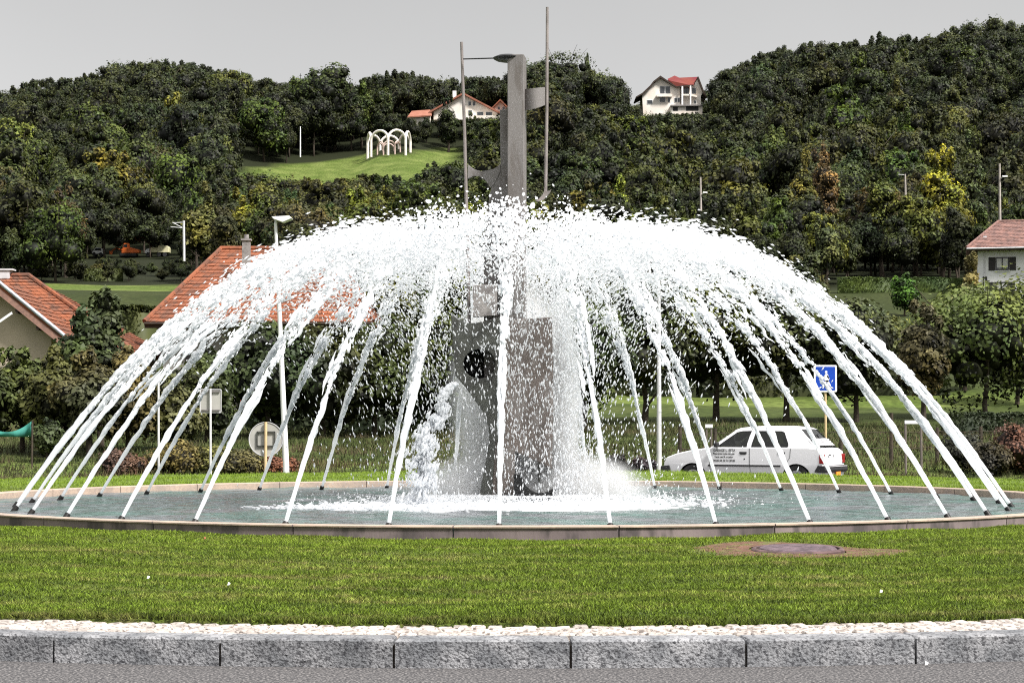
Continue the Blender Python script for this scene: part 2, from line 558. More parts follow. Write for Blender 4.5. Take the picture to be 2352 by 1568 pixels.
# setts
M_SETT = pm('sett_stone', (0.50, 0.45, 0.41), (0.36, 0.32, 0.29), 9, 0.9, 0.005, 60, c3=(0.10, 0.08, 0.07), s3=30, f3=0.8, coords='World', rnd_obj=0.22)
paving = thing('sett_paving', None, None); del paving['label'], paving['category']; paving['kind'] = 'structure'
smeshes = []
for q in range(6):
    sb = MB(); block(sb, 0.092, 0.09, 0.05, 0.010, 0.0)
    sb.v = [(x + rnd.uniform(-.004, .004), y + rnd.uniform(-.004, .004), z + (rnd.uniform(-.003, .003) if z > .03 else 0)) for x, y, z in sb.v]
    smeshes.append(sb.mesh('sett', M_SETT))
setts = []
for row in range(5):
    R_ = 12.948 - row * 0.103
    nst = int(2 * math.pi * R_ / 0.103)
    for k in range(nst):
        a = -math.pi / 2 + (k + 0.5 * (row % 2) + 0.23 * row) * 2 * math.pi / nst
        a = (a + math.pi) % (2 * math.pi) - math.pi
        setts.append((abs(a + math.pi / 2) + 0.001 * row, a, R_))
setts.sort()
rest = MB()
for i, (_, a, R_) in enumerate(setts):
    rz = a + math.pi / 2 + rnd.uniform(-.06, .06)
    dz = rnd.uniform(-.006, .005)
    tx, ty_ = rnd.uniform(-.03, .03), rnd.uniform(-.03, .03)
    loc = Vector((CX + R_ * math.cos(a), CY + R_ * math.sin(a), 0.112 + dz))
    sm = smeshes[i % 6]
    if i < 298:
        o = bpy.data.objects.new('sett', sm); link(o, paving)
        o.location = loc; o.rotation_euler = (tx, ty_, rz)
    elif abs(a + math.pi / 2) < 1.2:
        Mx = Matrix.Translation(loc) @ Matrix.Rotation(rz, 4, 'Z')
        rest.add([Mx @ v.co for v in sm.vertices], [tuple(p.vertices) for p in sm.polygons])
o = rest.build('setts_beyond', M_SETT, paving, fix=False); o['kind'] = 'stuff'


# ------------------------------------------------------------------ the lawn
def lawn_h(r, a):
    s = (1 + np.sin(a)) / 2
    hw = .365 + .095 * s
    he = .185 + .32 * s ** 1.5
    t_ = np.clip((r - 7.05) / (12.43 - 7.05), 0, 1)
    h = hw + (he - hw) * t_ ** 1.2
    k = smooth01(11.7, 12.44, r)
    h = h * (1 - k) + (h + (.165 - he) * 1.0) * k
    h += 0.012 * np.sin(r * 3.1 + a * 7) + 0.008 * np.sin(a * 31 + r * 2)
    return h


ra = np.linspace(7.0, 12.44, 60); aa = np.linspace(0, 2 * math.pi, 361)[:-1]
RR, AA = np.meshgrid(ra, aa, indexing='ij')
HH = lawn_h(RR, AA)
HH[-1] = 0.10
V = np.stack([(CX + RR * np.cos(AA)).ravel(), (CY + RR * np.sin(AA)).ravel(), HH.ravel()], 1)
ii = np.arange(60 * 360).reshape(60, 360)
j2 = np.roll(ii, -1, axis=1)
Fq = np.stack([ii[:-1].ravel(), ii[1:].ravel(), j2[1:].ravel(), j2[:-1].ravel()], 1)


def grass_material(name, blades):
    m = bpy.data.materials.new(name); m.use_nodes = True
    t = m.node_tree; b = t.nodes['Principled BSDF']; b.inputs['Roughness'].default_value = 0.7; b.inputs['Specular IOR Level'].default_value = 0.2
    g = nd(t, 'ShaderNodeNewGeometry')
    mpn = nd(t, 'ShaderNodeMapping'); mpn.inputs['Location'].default_value = (-CX, -CY, 0)
    t.links.new(g.outputs['Position'], mpn.inputs['Vector'])
    ln = nd(t, 'ShaderNodeVectorMath', operation='LENGTH'); t.links.new(mpn.outputs[0], ln.inputs[0])
    cb = nd(t, 'ShaderNodeCombineXYZ')
    sp = nd(t, 'ShaderNodeSeparateXYZ'); t.links.new(g.outputs['Position'], sp.inputs[0])
    mul = nd(t, 'ShaderNodeMath', operation='MULTIPLY'); mul.inputs[1].default_value = 0.22
    t.links.new(sp.outputs['X'], mul.inputs[0])
    mul2 = nd(t, 'ShaderNodeMath', operation='MULTIPLY'); mul2.inputs[1].default_value = 1.9
    t.links.new(ln.outputs['Value'], mul2.inputs[0])
    t.links.new(mul.outputs[0], cb.inputs['X']); t.links.new(mul2.outputs[0], cb.inputs['Y'])
    nA = nd(t, 'ShaderNodeTexNoise'); nA.inputs['Scale'].default_value = 1.6; nA.inputs['Detail'].default_value = 5; nA.inputs['Roughness'].default_value = .62
    t.links.new(cb.outputs[0], nA.inputs['Vector'])
    nB = nd(t, 'ShaderNodeTexNoise'); nB.inputs['Scale'].default_value = 7; nB.inputs['Detail'].default_value = 6
    t.links.new(g.outputs['Position'], nB.inputs['Vector'])
    ad = nd(t, 'ShaderNodeMath', operation='MULTIPLY_ADD'); ad.inputs[1].default_value = .4
    t.links.new(nB.outputs['Fac'], ad.inputs[0])
    sc0 = nd(t, 'ShaderNodeMath', operation='MULTIPLY'); sc0.inputs[1].default_value = .6
    t.links.new(nA.outputs['Fac'], sc0.inputs[0]); t.links.new(sc0.outputs[0], ad.inputs[2])
    r = nd(t, 'ShaderNodeValToRGB')
    E = r.color_ramp.elements
    E[0].position = .36; E[0].color = (.062, .090, .014, 1)
    E[1].position = .70; E[1].color = (.25, .20, .09, 1)
    x = E.new(.48); x.color = (.112, .162, .017, 1)
    x = E.new(.56); x.color = (.150, .178, .034, 1)
    t.links.new(ad.outputs[0], r.inputs[0])
    # fresher green close to the basin and far side
    mr = nd(t, 'ShaderNodeMapRange'); mr.inputs['From Min'].default_value = 7.0; mr.inputs['From Max'].default_value = 8.6
    mr.inputs['To Min'].default_value = .75; mr.inputs['To Max'].default_value = 0
    t.links.new(ln.outputs['Value'], mr.inputs['Value'])
    mx = nd(t, 'ShaderNodeMix', data_type='RGBA'); mx.inputs['B'].default_value = (.14, .20, .018, 1)
    t.links.new(mr.outputs[0], mx.inputs['Factor']); t.links.new(r.outputs[0], mx.inputs['A'])
    back = nd(t, 'ShaderNodeMapRange'); back.inputs['From Min'].default_value = 27; back.inputs['From Max'].default_value = 30
    t.links.new(sp.outputs['Y'], back.inputs['Value'])
    mx2 = nd(t, 'ShaderNodeMix', data_type='RGBA'); mx2.inputs['B'].default_value = (.16, .23, .03, 1)
    t.links.new(back.outputs[0], mx2.inputs['Factor']); t.links.new(mx.outputs['Result'], mx2.inputs['A'])
    out = mx2.outputs['Result']
    if blades:
        at = nd(t, 'ShaderNodeAttribute', attribute_name='var')
        s_ = nd(t, 'ShaderNodeVectorMath', operation='SCALE'); t.links.new(out, s_.inputs[0]); t.links.new(at.outputs['Fac'], s_.inputs['Scale'])
        out = s_.outputs[0]
    else:
        s_ = nd(t, 'ShaderNodeVectorMath', operation='SCALE'); t.links.new(out, s_.inputs[0]); s_.inputs['Scale'].default_value = .55
        out = s_.outputs[0]
    t.links.new(out, b.inputs['Base Color'])
    if blades:
        tr = nd(t, 'ShaderNodeBsdfTranslucent'); t.links.new(out, tr.inputs['Color'])
        ms = nd(t, 'ShaderNodeMixShader'); ms.inputs[0].default_value = .3
        t.links.new(b.outputs[0], ms.inputs[1]); t.links.new(tr.outputs[0], ms.inputs[2])
        t.links.new(ms.outputs[0], t.nodes['Material Output'].inputs['Surface'])
    return m


M_TURF = grass_material('turf', False)
M_BLADE = grass_material('grass_blade', True)
tag(link(bpy.data.objects.new('lawn', npmesh('lawn', V, Fq, M_TURF, smooth=True))), kind='structure')

MAN = P(1832, 1271, 16.1)       # inspection cover in the lawn
MANR = .36


def blades(pts, h, w, lean, var):
    n = len(pts)
    ang = RS.uniform(0, 2 * math.pi, n)
    dx = np.cos(ang) * w / 2; dy = np.sin(ang) * w / 2
    la = RS.uniform(0, 2 * math.pi, n); ll = RS.uniform(0, 1, n) * lean * h
    a = pts + np.stack([dx, dy, np.zeros(n)], 1)
    b_ = pts - np.stack([dx, dy, np.zeros(n)], 1)
    c = pts + np.stack([np.cos(la) * ll, np.sin(la) * ll, h], 1)
    V = np.empty((n * 3, 3)); V[0::3] = a; V[1::3] = b_; V[2::3] = c
    Fc = np.arange(n * 3).reshape(n, 3)
    vv = np.repeat(var, 3)
    vv[2::3] *= 1.35
    return V, Fc, vv


# front part of the lawn, denser towards the camera
n = 900000
r = np.sqrt(RS.uniform(7.07 ** 2, 12.46 ** 2, n)); a = -math.pi / 2 + RS.uniform(-1.05, 1.05, n)
x = CX + r * np.cos(a); y = CY + r * np.sin(a)
keep = (np.abs(x) < .285 * y + .3) & (RS.uniform(0, 1, n) < (12.0 / y) ** 1.3) & (y < 19.2)
r, a, x, y = r[keep], a[keep], x[keep], y[keep]
dm = np.hypot((x - MAN.x) / .52, (y - MAN.y) / .40)
pt = np.array([mnoise.noise(Vector((float(p) * 1.3, float(q) * 1.3, 0))) for p, q in zip(x, y)])
bare = (dm < 1.0) | ((np.hypot((x - MAN.x) / .92, (y - MAN.y) / .58) < 1) & (RS.uniform(0, 1, len(x)) < .6))
keep = ~bare
r, a, x, y, pt = r[keep], a[keep], x[keep], y[keep], pt[keep]
mow = .5 + .5 * np.sin(r * 2 * math.pi / .62 + pt * 2.2)
h = (.022 + .018 * RS.uniform(0, 1, len(x)) + .008 * mow + .008 * pt)
edge = smooth01(12.2, 12.4, r)
h += edge * .03 * RS.uniform(.3, 1, len(x))
h = np.maximum(h, .01)
var = (.12 + 1.75 * RS.uniform(0, 1, len(x)) ** 1.3) * (1 - .35 * edge) * (.82 + .36 * mow)
V, Fc, vv = blades(np.stack([x, y, lawn_h(r, a) - .004], 1), h * .62, .010, 1.6, var)
tag(link(bpy.data.objects.new('lawn_grass', npmesh('lawn_grass', V, Fc, M_BLADE, vv))), 'short mown grass covering the slope in front of the fountain', 'grass', kind='stuff')
n = 60000
r = np.sqrt(RS.uniform(7.1 ** 2, 12.3 ** 2, n)); a = rad(90) + RS.uniform(-1.45, 1.45, n)
x = CX + r * np.cos(a); y = CY + r * np.sin(a)
V, Fc, vv = blades(np.stack([x, y, lawn_h(r, a) - .004], 1), RS.uniform(.025, .05, n), .016, .8, RS.uniform(.7, 1.35, n))
tag(link(bpy.data.objects.new('far_lawn_grass', npmesh('far_lawn_grass', V, Fc, M_BLADE, vv))), 'bright green strip of grass behind the basin', 'grass', kind='stuff')

# inspection cover
MAN.z = float(lawn_h(math.hypot(MAN.x - CX, MAN.y - CY), math.atan2(MAN.y - CY, MAN.x - CX)))
t_ = thing('manhole_cover', 'round worn concrete cover sunk in a bare patch of the lawn', 'manhole cover', (MAN.x, MAN.y, MAN.z + .004))
t_.rotation_euler = (rad(1.9), rad(-.5), 0)
M_COV = pm('cover_concrete', (0.15, 0.105, 0.12), (0.06, 0.042, 0.05), 14, 0.9, 0.006, 50, c3=(.08, .06, .07), s3=40, f3=.6)
mb = MB(); mb.lathe((0, 0, 0), [(0.001, .028), (.10, .03), (.31, .026), (.325, .012), (.325, -.05)], 28)
mb.build('cover_disc', M_COV, t_, smooth=True)
mb = MB(); mb.lathe((0, 0, 0), [(.345, -.05), (.345, .020), (.355, .024), (.375, .020), (.385, .010), (.385, -.05)], 32)
mb.build('frame_ring', pm('cover_frame', (.13, .08, .08), (.06, .04, .04), 10, .9), t_, smooth=True)
mb = MB()
vs = []; fs = []
for j in range(7):
    for k in range(40):
        q = 2 * math.pi * k / 40
        rr = .40 + (1.0 + .25 * math.sin(3 * q + 1) + .12 * math.sin(7 * q)) * j / 6 * .42
        xx, yy = rr * math.cos(q) * 1.05, rr * math.sin(q) * .8 if j else rr * math.sin(q)
        if j == 0: xx = rr * math.cos(q)
        X_, Y_ = MAN.x + xx, MAN.y + yy
        hh = float(lawn_h(np.hypot(X_ - CX, Y_ - CY), math.atan2(Y_ - CY, X_ - CX)))
        vs.append((X_, Y_, hh + .010 + .004 * mnoise.noise(Vector((X_ * 9, Y_ * 9, 0))) - (.01 if j == 6 else 0)))
for j in range(6):
    for k in range(40):
        k2 = (k + 1) % 40
        fs.append((j * 40 + k, j * 40 + k2, (j + 1) * 40 + k2, (j + 1) * 40 + k))
mb.add(vs, fs)
tag(mb.build('bare_soil', pm('reddish_soil', (.15, .075, .05), (.08, .045, .03), 12, .95, .01, 40, coords='World', c3=(.10, .13, .03), s3=9, f3=.6), smooth=True), kind='structure')

# ------------------------------------------------------------------ basin
ZR = 0.475
M_RIM = pm('basin_concrete', (0.22, 0.175, 0.175), (0.12, 0.095, 0.10), 1.6, 0.85, 0.004, 30, c3=(0.05, 0.045, 0.045), s3=5, f3=0.75, coords='World', stretch=(1, 1, .35), rnd_obj=.12)
M_COPE = pm('coping_stone', (0.42, 0.32, 0.25), (0.30, 0.24, 0.20), 4, 0.8, 0.003, 40, c3=(.25, .2, .18), s3=18, f3=.4, coords='World')
basin = thing('fountain_basin', 'low round concrete basin of the fountain, filled with water', 'fountain basin', (CX, CY, 0))
NS = 30
for k in range(NS):
    mb = MB()
    a0 = 2 * math.pi * k / NS + .03; a1 = 2 * math.pi * (k + 1) / NS + .03 - .0016
    m_ = 5
    prof = [(7.03, .1), (7.03, ZR - .018), (7.045, ZR - .016), (7.045, ZR - .004), (7.035, ZR), (6.87, ZR), (6.86, ZR - .01), (6.86, .1)]
    vs = []; fs = []
    for i in range(m_ + 1):
        q = a0 + (a1 - a0) * i / m_
        for (r_, z_) in prof:
            vs.append((r_ * math.cos(q), r_ * math.sin(q), z_))
    npf = len(prof)
    mi = []
    for i in range(m_):
        for j in range(npf - 1):
            fs.append((i * npf + j, i * npf + j + 1, (i + 1) * npf + j + 1, (i + 1) * npf + j))
            mi.append(1 if 1 <= j else 0)
    fs.append(tuple(range(npf))); mi.append(0)
    fs.append(tuple(m_ * npf + j for j in reversed(range(npf)))); mi.append(0)
    mb.v = vs; mb.f = fs; mb.m = mi
    mb.build('rim_segment', [M_RIM, M_COPE], basin, smooth=25)
mb = MB(); mb.lathe((0, 0, 0), [(6.99, .1), (6.99, ZR - .03), (6.9, ZR - .03), (6.9, .12), (0.01, .12)], 120)
mb.build('basin_floor', pm('basin_paint', (.10, .22, .19), (.07, .15, .14), .8, .8), basin, smooth=30)

# water
ZW = 0.385
ra = np.concatenate([np.linspace(.02, 6.86, 150)]); NAW = 480
aa = np.linspace(0, 2 * math.pi, NAW + 1)[:-1]
RR, AA = np.meshgrid(ra, aa, indexing='ij')
WX = CX + RR * np.cos(AA); WY = CY + RR * np.sin(AA)
fl = np.array([mnoise.fractal(Vector((float(p) * 1.5, float(q) * 3.4, 1.7)), 1.0, 2.0, 4) for p, q in zip(WX.ravel(), WY.ravel())]).reshape(WX.shape)
ringw = .006 * np.sin(RR * 22 + fl * 5) * np.exp(-RR / 3.0)
WZ = ZW + .022 * fl + ringw
WZ += .018 * np.exp(-(RR / 1.1) ** 2)
V = np.stack([WX.ravel(), WY.ravel(), WZ.ravel()], 1)
ii = np.arange(150 * NAW).reshape(150, NAW); j2 = np.roll(ii, -1, axis=1)
Fq = np.stack([ii[:-1].ravel(), ii[1:].ravel(), j2[1:].ravel(), j2[:-1].ravel()], 1)
m = bpy.data.materials.new('pool_water'); m.use_nodes = True
t = m.node_tree; b = t.nodes['Principled BSDF']
b.inputs['Roughness'].default_value = .10; b.inputs['Specular IOR Level'].default_value = .6; b.inputs['IOR'].default_value = 1.33
g = nd(t, 'ShaderNodeNewGeometry')
mpn = nd(t, 'ShaderNodeMapping'); mpn.inputs['Location'].default_value = (-CX, -CY, 0); t.links.new(g.outputs['Position'], mpn.inputs['Vector'])
flat = nd(t, 'ShaderNodeVectorMath', operation='MULTIPLY'); flat.inputs[1].default_value = (1, 1, 0); t.links.new(mpn.outputs[0], flat.inputs[0])
n1 = nd(t, 'ShaderNodeTexNoise'); n1.inputs['Scale'].default_value = .9; n1.inputs['Detail'].default_value = 6
t.links.new(flat.outputs[0], n1.inputs['Vector'])
r1 = nd(t, 'ShaderNodeValToRGB')
r1.color_ramp.elements[0].position = .4; r1.color_ramp.elements[0].color = (.13, .14, .15, 1)
r1.color_ramp.elements[1].position = .62; r1.color_ramp.elements[1].color = (.075, .135, .12, 1)
t.links.new(n1.outputs['Fac'], r1.inputs[0])
# foam where the water falls back
off = nd(t, 'ShaderNodeVectorMath', operation='MULTIPLY_ADD'); off.inputs[1].default_value = (.42, .9, 0); off.inputs[2].default_value = (.12, .9, 0)
t.links.new(flat.outputs[0], off.inputs[0])
ln = nd(t, 'ShaderNodeVectorMath', operation='LENGTH'); t.links.new(off.outputs[0], ln.inputs[0])
fm = nd(t, 'ShaderNodeMapRange'); fm.inputs['From Min'].default_value = .35; fm.inputs['From Max'].default_value = 1.25; fm.inputs['To Min'].default_value = .62; fm.inputs['To Max'].default_value = -.14
t.links.new(ln.outputs['Value'], fm.inputs['Value'])
nf = nd(t, 'ShaderNodeTexNoise'); nf.inputs['Scale'].default_value = 5; nf.inputs['Detail'].default_value = 8; nf.inputs['Roughness'].default_value = .7
ms_ = nd(t, 'ShaderNodeMapping'); ms_.inputs['Scale'].default_value = (.6, 1.6, 1); t.links.new(flat.outputs[0], ms_.inputs['Vector']); t.links.new(ms_.outputs[0], nf.inputs['Vector'])
sm = nd(t, 'ShaderNodeMath', operation='ADD'); t.links.new(fm.outputs[0], sm.inputs[0]); t.links.new(nf.outputs['Fac'], sm.inputs[1])
rf = nd(t, 'ShaderNodeValToRGB'); rf.color_ramp.elements[0].position = .56; rf.color_ramp.elements[0].color = (0, 0, 0, 1); rf.color_ramp.elements[1].position = .66; rf.color_ramp.elements[1].color = (1, 1, 1, 1)
t.links.new(sm.outputs[0], rf.inputs[0])
mx = nd(t, 'ShaderNodeMix', data_type='RGBA'); mx.inputs['B'].default_value = (.88, .9, .9, 1)
t.links.new(rf.outputs[0], mx.inputs['Factor']); t.links.new(r1.outputs[0], mx.inputs['A']); t.links.new(mx.outputs['Result'], b.inputs['Base Color'])
rr_ = nd(t, 'ShaderNodeMapRange'); rr_.inputs['To Min'].default_value = .12; rr_.inputs['To Max'].default_value = .7
t.links.new(rf.outputs[0], rr_.inputs['Value']); t.links.new(rr_.outputs[0], b.inputs['Roughness'])
nb = nd(t, 'ShaderNodeTexNoise'); nb.inputs['Scale'].default_value = 9; nb.inputs['Detail'].default_value = 4
mb_ = nd(t, 'ShaderNodeMapping'); mb_.inputs['Scale'].default_value = (.7, 1.5, 1); t.links.new(flat.outputs[0], mb_.inputs['Vector']); t.links.new(mb_.outputs[0], nb.inputs['Vector'])
bp = nd(t, 'ShaderNodeBump'); bp.inputs['Distance'].default_value = .06; t.links.new(nb.outputs['Fac'], bp.inputs['Height']); t.links.new(bp.outputs[0], b.inputs['Normal'])
tag(link(bpy.data.objects.new('pool_water', npmesh('pool_water', V, Fq, m, smooth=True))), kind='structure')
#PART2

# ------------------------------------------------------------------ sculpture
sculpt = thing('fountain_sculpture', 'tall abstract grey steel sculpture with two thin masts amid the fountain', 'sculpture', (CX, CY, 0))
SY = CY


def ppoly(pts, Y):
    return [P(x, y, Y) for x, y in pts]


def spart(name, pts, Y, th, mat, holes=(), bevel=.006, smooth=False):
    mb = MB()
    mb.prism(ppoly(pts, Y), (0, th, 0), [ppoly(h, Y) for h in holes])
    mb.v = [(x - CX, y - CY, z) for x, y, z in mb.v]
    return mb.build(name, mat, sculpt, bevel=bevel, smooth=smooth)


def arc(cx, cy, r, a0, a1, n, ry=None):
    ry = ry or r
    return [(cx + r * math.cos(rad(a0 + (a1 - a0) * i / n)), cy + ry * math.sin(rad(a0 + (a1 - a0) * i / n))) for i in range(n + 1)]


# main pillar, turned a little so that its right flank shows
top = P(1187, 130, SY); 
zb_ = P(1187, 940, SY).z
mb = MB(); mb.box((0, 0, (top.z + zb_) / 2), (.205, .30, top.z - zb_), rz=rad(-7))
o = mb.build('pillar', M_SCULP, sculpt, bevel=.008); o.location = (top.x - CX + .003, 0, 0)
# second slab behind
spart('rear_slab', [(1148, 252), (1168, 251), (1168, 900), (1112, 900), (1111, 600), (1114, 520), (1120, 478), (1128, 432), (1138, 400), (1150, 378)], SY + .20, .12, M_SCULP)
# tail shaped link between the left mast and the slab
cur = [(1074, 377), (1082, 384), (1092, 390), (1104, 393), (1118, 392), (1132, 389), (1143, 383), (1149, 376), (1149, 395), (1135, 424), (1127, 431), (1122, 423), (1112, 411), (1100, 404), (1088, 404), (1074, 411)]
spart('tail_link', cur, SY + .19, .05, M_SCULP)
# masts
mb = MB(); mb.tube([P(1060, 97, SY + .2) - Vector((CX, CY, 0)), P(1067, 300, SY + .2) - Vector((CX, CY, 0)), P(1078, 745, SY + .2) - Vector((CX, CY, 0))], [.019, .021, .022], 14)
mb.build('mast', M_POLE, sculpt, smooth=True)
mb = MB(); mb.tube([P(1257, 17, SY) - Vector((CX, CY, 0)), P(1256, 250, SY) - Vector((CX, CY, 0)), P(1253, 440, SY) - Vector((CX, CY, 0))], [.018, .021, .022], 14)
mb.build('mast', M_POLE, sculpt, smooth=True)
mb = MB(); mb.tube([P(1064, 136, SY + .15) - Vector((CX, CY, 0)), P(1134, 134, SY + .0) - Vector((CX, CY, 0))], .0085, 10)
mb.build('link_rod', M_BLACK, sculpt, smooth=True)
c = P(1166, 134.5, SY) - Vector((CX, CY, 0))
mb = MB(); mb.lathe(c, [(.001, -.048), (.08, -.044), (.14, -.03), (.178, -.008), (.186, .004), (.178, .012), (.12, .036), (.06, .046), (.001, .048)], 40)
mb.build('dish', M_BLACK, sculpt, smooth=True)
# right arm plate, slightly curved in plan
mb = MB()
vs = []
for i in range(9):
    u = i / 8
    yy = SY - .02 - .07 * math.sin(u * math.pi)
    vs.append((P(1205 + 47 * u, 205 - 5 * u, yy), P(1205 + 47 * u, 253 - 3 * u - 9 * u * u, yy)))
V_ = [p - Vector((CX, CY, 0)) for pr in vs for p in pr] + [p - Vector((CX, CY - .04, 0)) for pr in vs for p in pr]
fs = []
for i in range(8):
    a = 2 * i
    fs += [(a, a + 1, a + 3, a + 2), (a + 18, a + 20, a + 21, a + 19), (a, a + 2, a + 20, a + 18), (a + 1, a + 19, a + 21, a + 3)]
fs += [(0, 18, 19, 1), (16, 17, 35, 34)]
mb.add(V_, fs); mb.build('arm_plate', M_SCULP, sculpt, smooth=True)
# fish tail at the foot of the right mast
tail = [(1251, 430), (1253, 437), (1257, 439), (1262, 438), (1267, 434), (1262, 444), (1255, 453), (1247, 459), (1238, 462), (1231, 461), (1238, 456), (1245, 449), (1249, 441)]
spart('fish_tail', tail, SY - .03, .06, M_POLE, bevel=.003)
# lower part
spart('broad_slab', [(1160, 735), (1268, 728), (1271, 900), (1268, 1078), (1236, 1060), (1182, 1036), (1184, 1160), (1152, 1160), (1150, 900)], SY - .19, .42, M_SCULPB, bevel=.012)
outer = [(1035, 716), (1042, 724), (1052, 733), (1064, 739), (1078, 742), (1095, 741), (1120, 736), (1150, 727), (1152, 1012), (1124, 1012), (1122, 978), (1108, 945), (1088, 915), (1068, 888), (1054, 872), (1046, 862), (1041, 800)]
spart('pierced_plate', outer, SY - .16, .22, M_SCULPD, holes=[arc(1101, 835, 37, 0, 351, 39, 34)], bevel=.006)
# tube behind the hole, coloured black for the darkness inside it
c = P(1101, 835, SY + .06) - Vector((CX, CY, 0))
mb = MB()
n = 36; rx, rz_ = .20, .185
vs = []; fs = []
for (r_, y_) in ((1.0, -.22), (1.0, .55), (.02, .56)):
    for k in range(n):
        q = 2 * math.pi * k / n
        vs.append(c + Vector((rx * r_ * math.cos(q), y_, rz_ * r_ * math.sin(q))))
for j in range(2):
    for k in range(n):
        fs.append((j * n + k, j * n + (k + 1) % n, (j + 1) * n + (k + 1) % n, (j + 1) * n + k))
mb.add(vs, fs); mb.build('hole_tube', M_BLACK, sculpt, smooth=True)
spart('upper_gap_block', [(1086, 655), (1142, 652), (1142, 724), (1100, 727), (1086, 727)], SY - .05, .14, M_CONC)  # added pale block standing for bright mist seen through a gap
spart('front_leg', [(1124, 1012), (1138, 1012), (1128, 1160), (1097, 1160)], SY - .16, .25, M_SCULPD)
spart('brown_leg', [(1138, 1005), (1153, 1005), (1150, 1160), (1128, 1160)], SY - .12, .25, M_SCULPB)
cres = [(1180, 1088), (1196, 1090), (1200, 1103), (1208, 1115), (1219, 1125), (1232, 1131), (1246, 1132), (1260, 1128), (1275, 1119), (1279, 1122), (1272, 1133), (1264, 1146), (1258, 1160), (1214, 1160), (1206, 1150), (1194, 1146), (1180, 1146)]
spart('crescent_plate', cres, SY - .42, .14, M_BLACK)
mb = MB(); mb.tube([P(1238, 1050, SY - .14) - Vector((CX, CY, 0)), P(1239, 1140, SY - .14) - Vector((CX, CY, 0))], .014, 8)
mb.build('thin_rod', M_SCULPD, sculpt, smooth=True)

# ------------------------------------------------------------------ water jets
mw = bpy.data.materials.new('white_water'); mw.use_nodes = True
t = mw.node_tree; b = t.nodes['Principled BSDF']
b.inputs['Base Color'].default_value = (.96, .97, .98, 1); b.inputs['Roughness'].default_value = .25; b.inputs['Specular IOR Level'].default_value = .5
tr = nd(t, 'ShaderNodeBsdfTranslucent'); tr.inputs['Color'].default_value = (.97, .98, 1, 1)
ms = nd(t, 'ShaderNodeMixShader'); ms.inputs[0].default_value = .64
t.links.new(b.outputs[0], ms.inputs[1]); t.links.new(tr.outputs[0], ms.inputs[2])
tp_ = nd(t, 'ShaderNodeBsdfTransparent'); ms2 = nd(t, 'ShaderNodeMixShader'); ms2.inputs[0].default_value = .12
t.links.new(ms.outputs[0], ms2.inputs[1]); t.links.new(tp_.outputs[0], ms2.inputs[2]); t.links.new(ms2.outputs[0], t.nodes['Material Output'].inputs['Surface'])
M_WATER = mw
M_MIST = mw.copy(); M_MIST.name = 'fine_spray_water'
for n_ in M_MIST.node_tree.nodes:
    if n_.type == 'MIX_SHADER' and any(l.from_node.type == 'BSDF_TRANSPARENT' for l in n_.inputs[2].links):
        n_.inputs[0].default_value = .15


def octa(level):
    v = [(1, 0, 0), (-1, 0, 0), (0, 1, 0), (0, -1, 0), (0, 0, 1), (0, 0, -1)]
    f = [(0, 2, 4), (2, 1, 4), (1, 3, 4), (3, 0, 4), (2, 0, 5), (1, 2, 5), (3, 1, 5), (0, 3, 5)]
    for _ in range(level):
        cache = {}; nf = []

        def mid(a, b_):
            k = (min(a, b_), max(a, b_))
            if k not in cache:
                p = Vector(v[a]) + Vector(v[b_]); p.normalize(); v.append(tuple(p)); cache[k] = len(v) - 1
            return cache[k]
        for a, b_, c_ in f:
            ab, bc, ca = mid(a, b_), mid(b_, c_), mid(c_, a)
            nf += [(a, ab, ca), (ab, b_, bc), (ca, bc, c_), (ab, bc, ca)]
        f = nf
    return np.array(v, float), np.array(f, int)


O1 = octa(1); O0 = octa(0)
TET = (np.array([(1.3, 0, 0), (-.8, .9, 0), (-.8, -.45, .8), (-.8, -.45, -.8)], float), np.array([(0, 1, 2), (0, 2, 3), (0, 3, 1), (1, 3, 2)], int))


def drops(base, pos, vel, r, ln, jit):
    """N droplets: base shape stretched along the velocity"""
    bv, bf = base
    N = len(pos); k = len(bv)
    d = vel / np.maximum(np.linalg.norm(vel, axis=1, keepdims=True), 1e-6)
    d = d + RS.normal(0, .12, d.shape); d /= np.linalg.norm(d, axis=1, keepdims=True)
    up = np.tile(np.array([[.3, .5, .81]]), (N, 1))
    a = np.cross(d, up); a /= np.linalg.norm(a, axis=1, keepdims=True)
    b_ = np.cross(d, a)
    S = bv[None] * (1 + RS.uniform(-jit, jit, (N, k, 1)))
    V = (S[:, :, 0:1] * ln[:, None, None]) * d[:, None] + (S[:, :, 1:2] * r[:, None, None]) * a[:, None] + (S[:, :, 2:3] * r[:, None, None]) * b_[:, None]
    V = V + pos[:, None]
    Fc = bf[None] + (np.arange(N) * k)[:, None, None]
    return V.reshape(-1, 3), Fc.reshape(-1, 3)


def simulate(p0, v0, T, drag, spread, grav=9.81, dt=.02):
    p = p0.copy(); v = v0.copy()
    N = len(T); tt = np.zeros(N)
    dr = drag
    while True:
        act = tt < T
        if not act.any(): break
        h = np.minimum(dt, T - tt)[:, None] * act[:, None]
        sp = np.linalg.norm(v, axis=1, keepdims=True)
        acc = -dr[:, None] * sp * v
        acc[:, 2] -= grav
        p = p + v * h + .5 * acc * h * h
        v = v + acc * h
        tt = tt + dt
    return p, v


def join(lst):
    o = 0; Vs = []; Fs = []
    for V, Fc in lst:
        Vs.append(V); Fs.append(Fc + o); o += len(V)
    return np.concatenate(Vs), np.concatenate(Fs)


